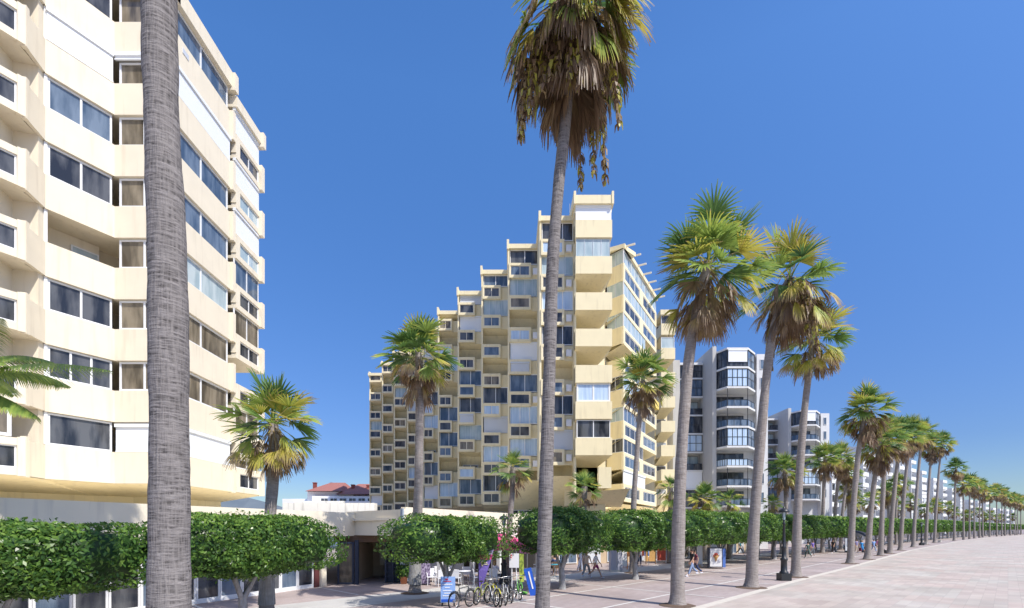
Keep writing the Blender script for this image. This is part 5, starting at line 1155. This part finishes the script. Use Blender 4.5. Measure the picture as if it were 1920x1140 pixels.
    # clothes follow the same joints, slightly fuller
    tv = [up((0, 0, .90)), up((0, 0, 1.1)), up((0, 0, 1.3)), up((0, 0, 1.44))]; te = [(0, 1), (1, 2), (2, 3)]; tr = [(.165*fat, .125), (.142*fat, .11), (.172*fat, .122), (.085, .08)]
    for (sh, el, wr) in arms:
        b_ = len(tv); tv += [V[sh]+Vector((0, 0, .0)), V[sh].lerp(V[el], .62 if sleeves else .25)]; te += [(3, b_), (b_, b_+1)]; tr += [.066, .058]
    skinmesh('shirt', [tuple(v) for v in tv], te, tr, top, t, 1)
    if dress:
        q_ = MB(); c0 = up((0, 0, 0)); q_.lathe((0, c0.y if sit else 0, dz), [(.14, 1.12), (.18, .9), (.24, .55), (.23, .55)], 16); q_.build('skirt', bot, t)
    else:
        lv_ = [up((0, 0, 1.0)), up((0, 0, .9)) if not sit else Vector((0, 0, .5))]; le = [(0, 1)]; lr = [(.15*fat, .118), (.155*fat, .12)]
        for side in (LL, RL):
            b_ = len(lv_); kn = side[1]; lv_ += [side[0], side[0].lerp(kn, .75) if shorts else kn]; le += [(1, b_), (b_, b_+1)]; lr += [.10, .085 if shorts else .072]
            if not shorts: lv_.append(side[1].lerp(side[2], .9)); le.append((b_+1, b_+2)); lr.append(.058)
        skinmesh('shorts' if shorts else 'trousers', [tuple(v) for v in lv_], le, lr, bot, t, 1)
    for side in (LL, RL):
        q_ = MB(); m_ = side[2].lerp(side[3], .6); q_.ball((m_.x, m_.y, m_.z-.02), (.045, .12, .045)); q_.build('shoe', 'c_white', t)
    if carry == 'bag':
        w_ = V[arms[1][2]]; q_ = MB(); q_.obox((w_.x, w_.y, w_.z-.35), (.12, .32, .36)); q_.tube([(w_.x, w_.y-.1, w_.z-.18), (w_.x, w_.y, w_.z-.03), (w_.x, w_.y+.1, w_.z-.18)], .01, 5); q_.build('bag', 'c_maroon', t)
    t.location = (x, Y, z0+dz0*k); t.scale = (k, k, k); t.rotation_euler = (0, 0, facing); return t
person(1298, 1081, 'person in a black shirt and pale jeans walking left of the ice cream poster', R(-75), 1.74, 'c_black', 'c_jean', pose='walk')
person(1303, 1079, 'person in a dark red top walking close behind the one in black', R(-80), 1.66, 'c_maroon', 'c_navy', pose='walk', phase=-1)
person(1117, 1084, 'person striding in a white shirt and short purple bottoms', R(60), 1.60, 'c_white', 'c_purple', pose='walk', shorts=True)
person(1100, 1084, 'person in beige top and grey trousers next to the one in purple shorts', R(150), 1.66, 'c_beige', 'c_grey', 'hair_light', 'walk', phase=-1)
person(1040, 1068, 'person in dark blue top seated behind the tree right of the central palm', R(200), 1.7, 'c_navy', 'c_black', pose='sit', Y=32.5)
person(928, 1095, 'person with red brown hair seated behind the bicycles', R(150), 1.68, 'c_white', 'c_grey', 'hair_light', 'sit', Y=27.0)
person(1088, 1070, 'person in white standing under the cafe edge beside the purple cushions', R(30), 1.68, 'c_white', 'c_white', pose='stand', Y=34.5)
person(1181+18, 1058, 'small distant person in white and navy behind the straight tree trunk', R(0), 1.6, 'c_white', 'c_navy', pose='stand', Y=40)
person(1515, 1047, 'person in dark green standing right of the palm beside the lamp', R(180), 1.7, 'c_green', 'c_green', pose='walk')
person(1524, 1042, 'person in purple top beyond the one in dark green', R(20), 1.65, 'flag_purple', 'c_grey', pose='stand')
person(1616, 1039, 'person in a bright blue dress and hat between two far palm trunks', R(20), 1.68, 'c_blue', 'c_blue', 'hair_light', 'walk', dress=True, carry='bag')
person(1606, 1037, 'person in lilac top beside the blue dress', R(0), 1.66, 'flag_violet', 'c_beige', pose='stand')
person(1638, 1036, 'distant person in light blue between the bearded palm and the slim palm', R(0), 1.7, 'sign_blue_pale', 'c_jean', pose='walk')
person(1645, 1034, 'distant person in pink right of the light blue one', R(90), 1.68, 'umb_pink', 'c_beige', pose='walk')
person(1388, 1038, 'distant person in teal behind the leaning palm', R(60), 1.68, 'teal', 'c_black', pose='walk', Y=58)
person(1562, 1036, 'distant person in black among the clipped tree trunks', R(-60), 1.7, 'c_black', 'c_black', pose='walk', Y=62)
chair(wx(1040, 32.5), 32.5, R(200), 'dark chair of the seated person in blue', 'brown'); chair(wx(928, 27.0), 27.0, R(150), 'white chair of the seated person behind the bicycles')
t = thing('market_stall', 'open black umbrella stall with goods between far palm trunks', 'stall', (wx(1603, 64), 64, 0)); x = wx(1603, 64)
q_ = MB(); q_.lathe((x, 64, 2.1), [(1.6, 0), (1.2, .4), (.6, .65), (0, .75)], 12); q_.build('canopy', 'c_black', t); q_ = MB(); q_.box(x-1.2, x+1.2, 63.6, 64.4, .7, .8); q_.box(x-1.15, x-1.05, 63.7, 64.3, 0, .7); q_.box(x+1.05, x+1.15, 63.7, 64.3, 0, .7); q_.build('counter', 'c_grey', t); q_ = MB(); q_.tube([(x, 64, 0), (x, 64, 2.8)], .03, 6); q_.build('pole', 'steel', t)
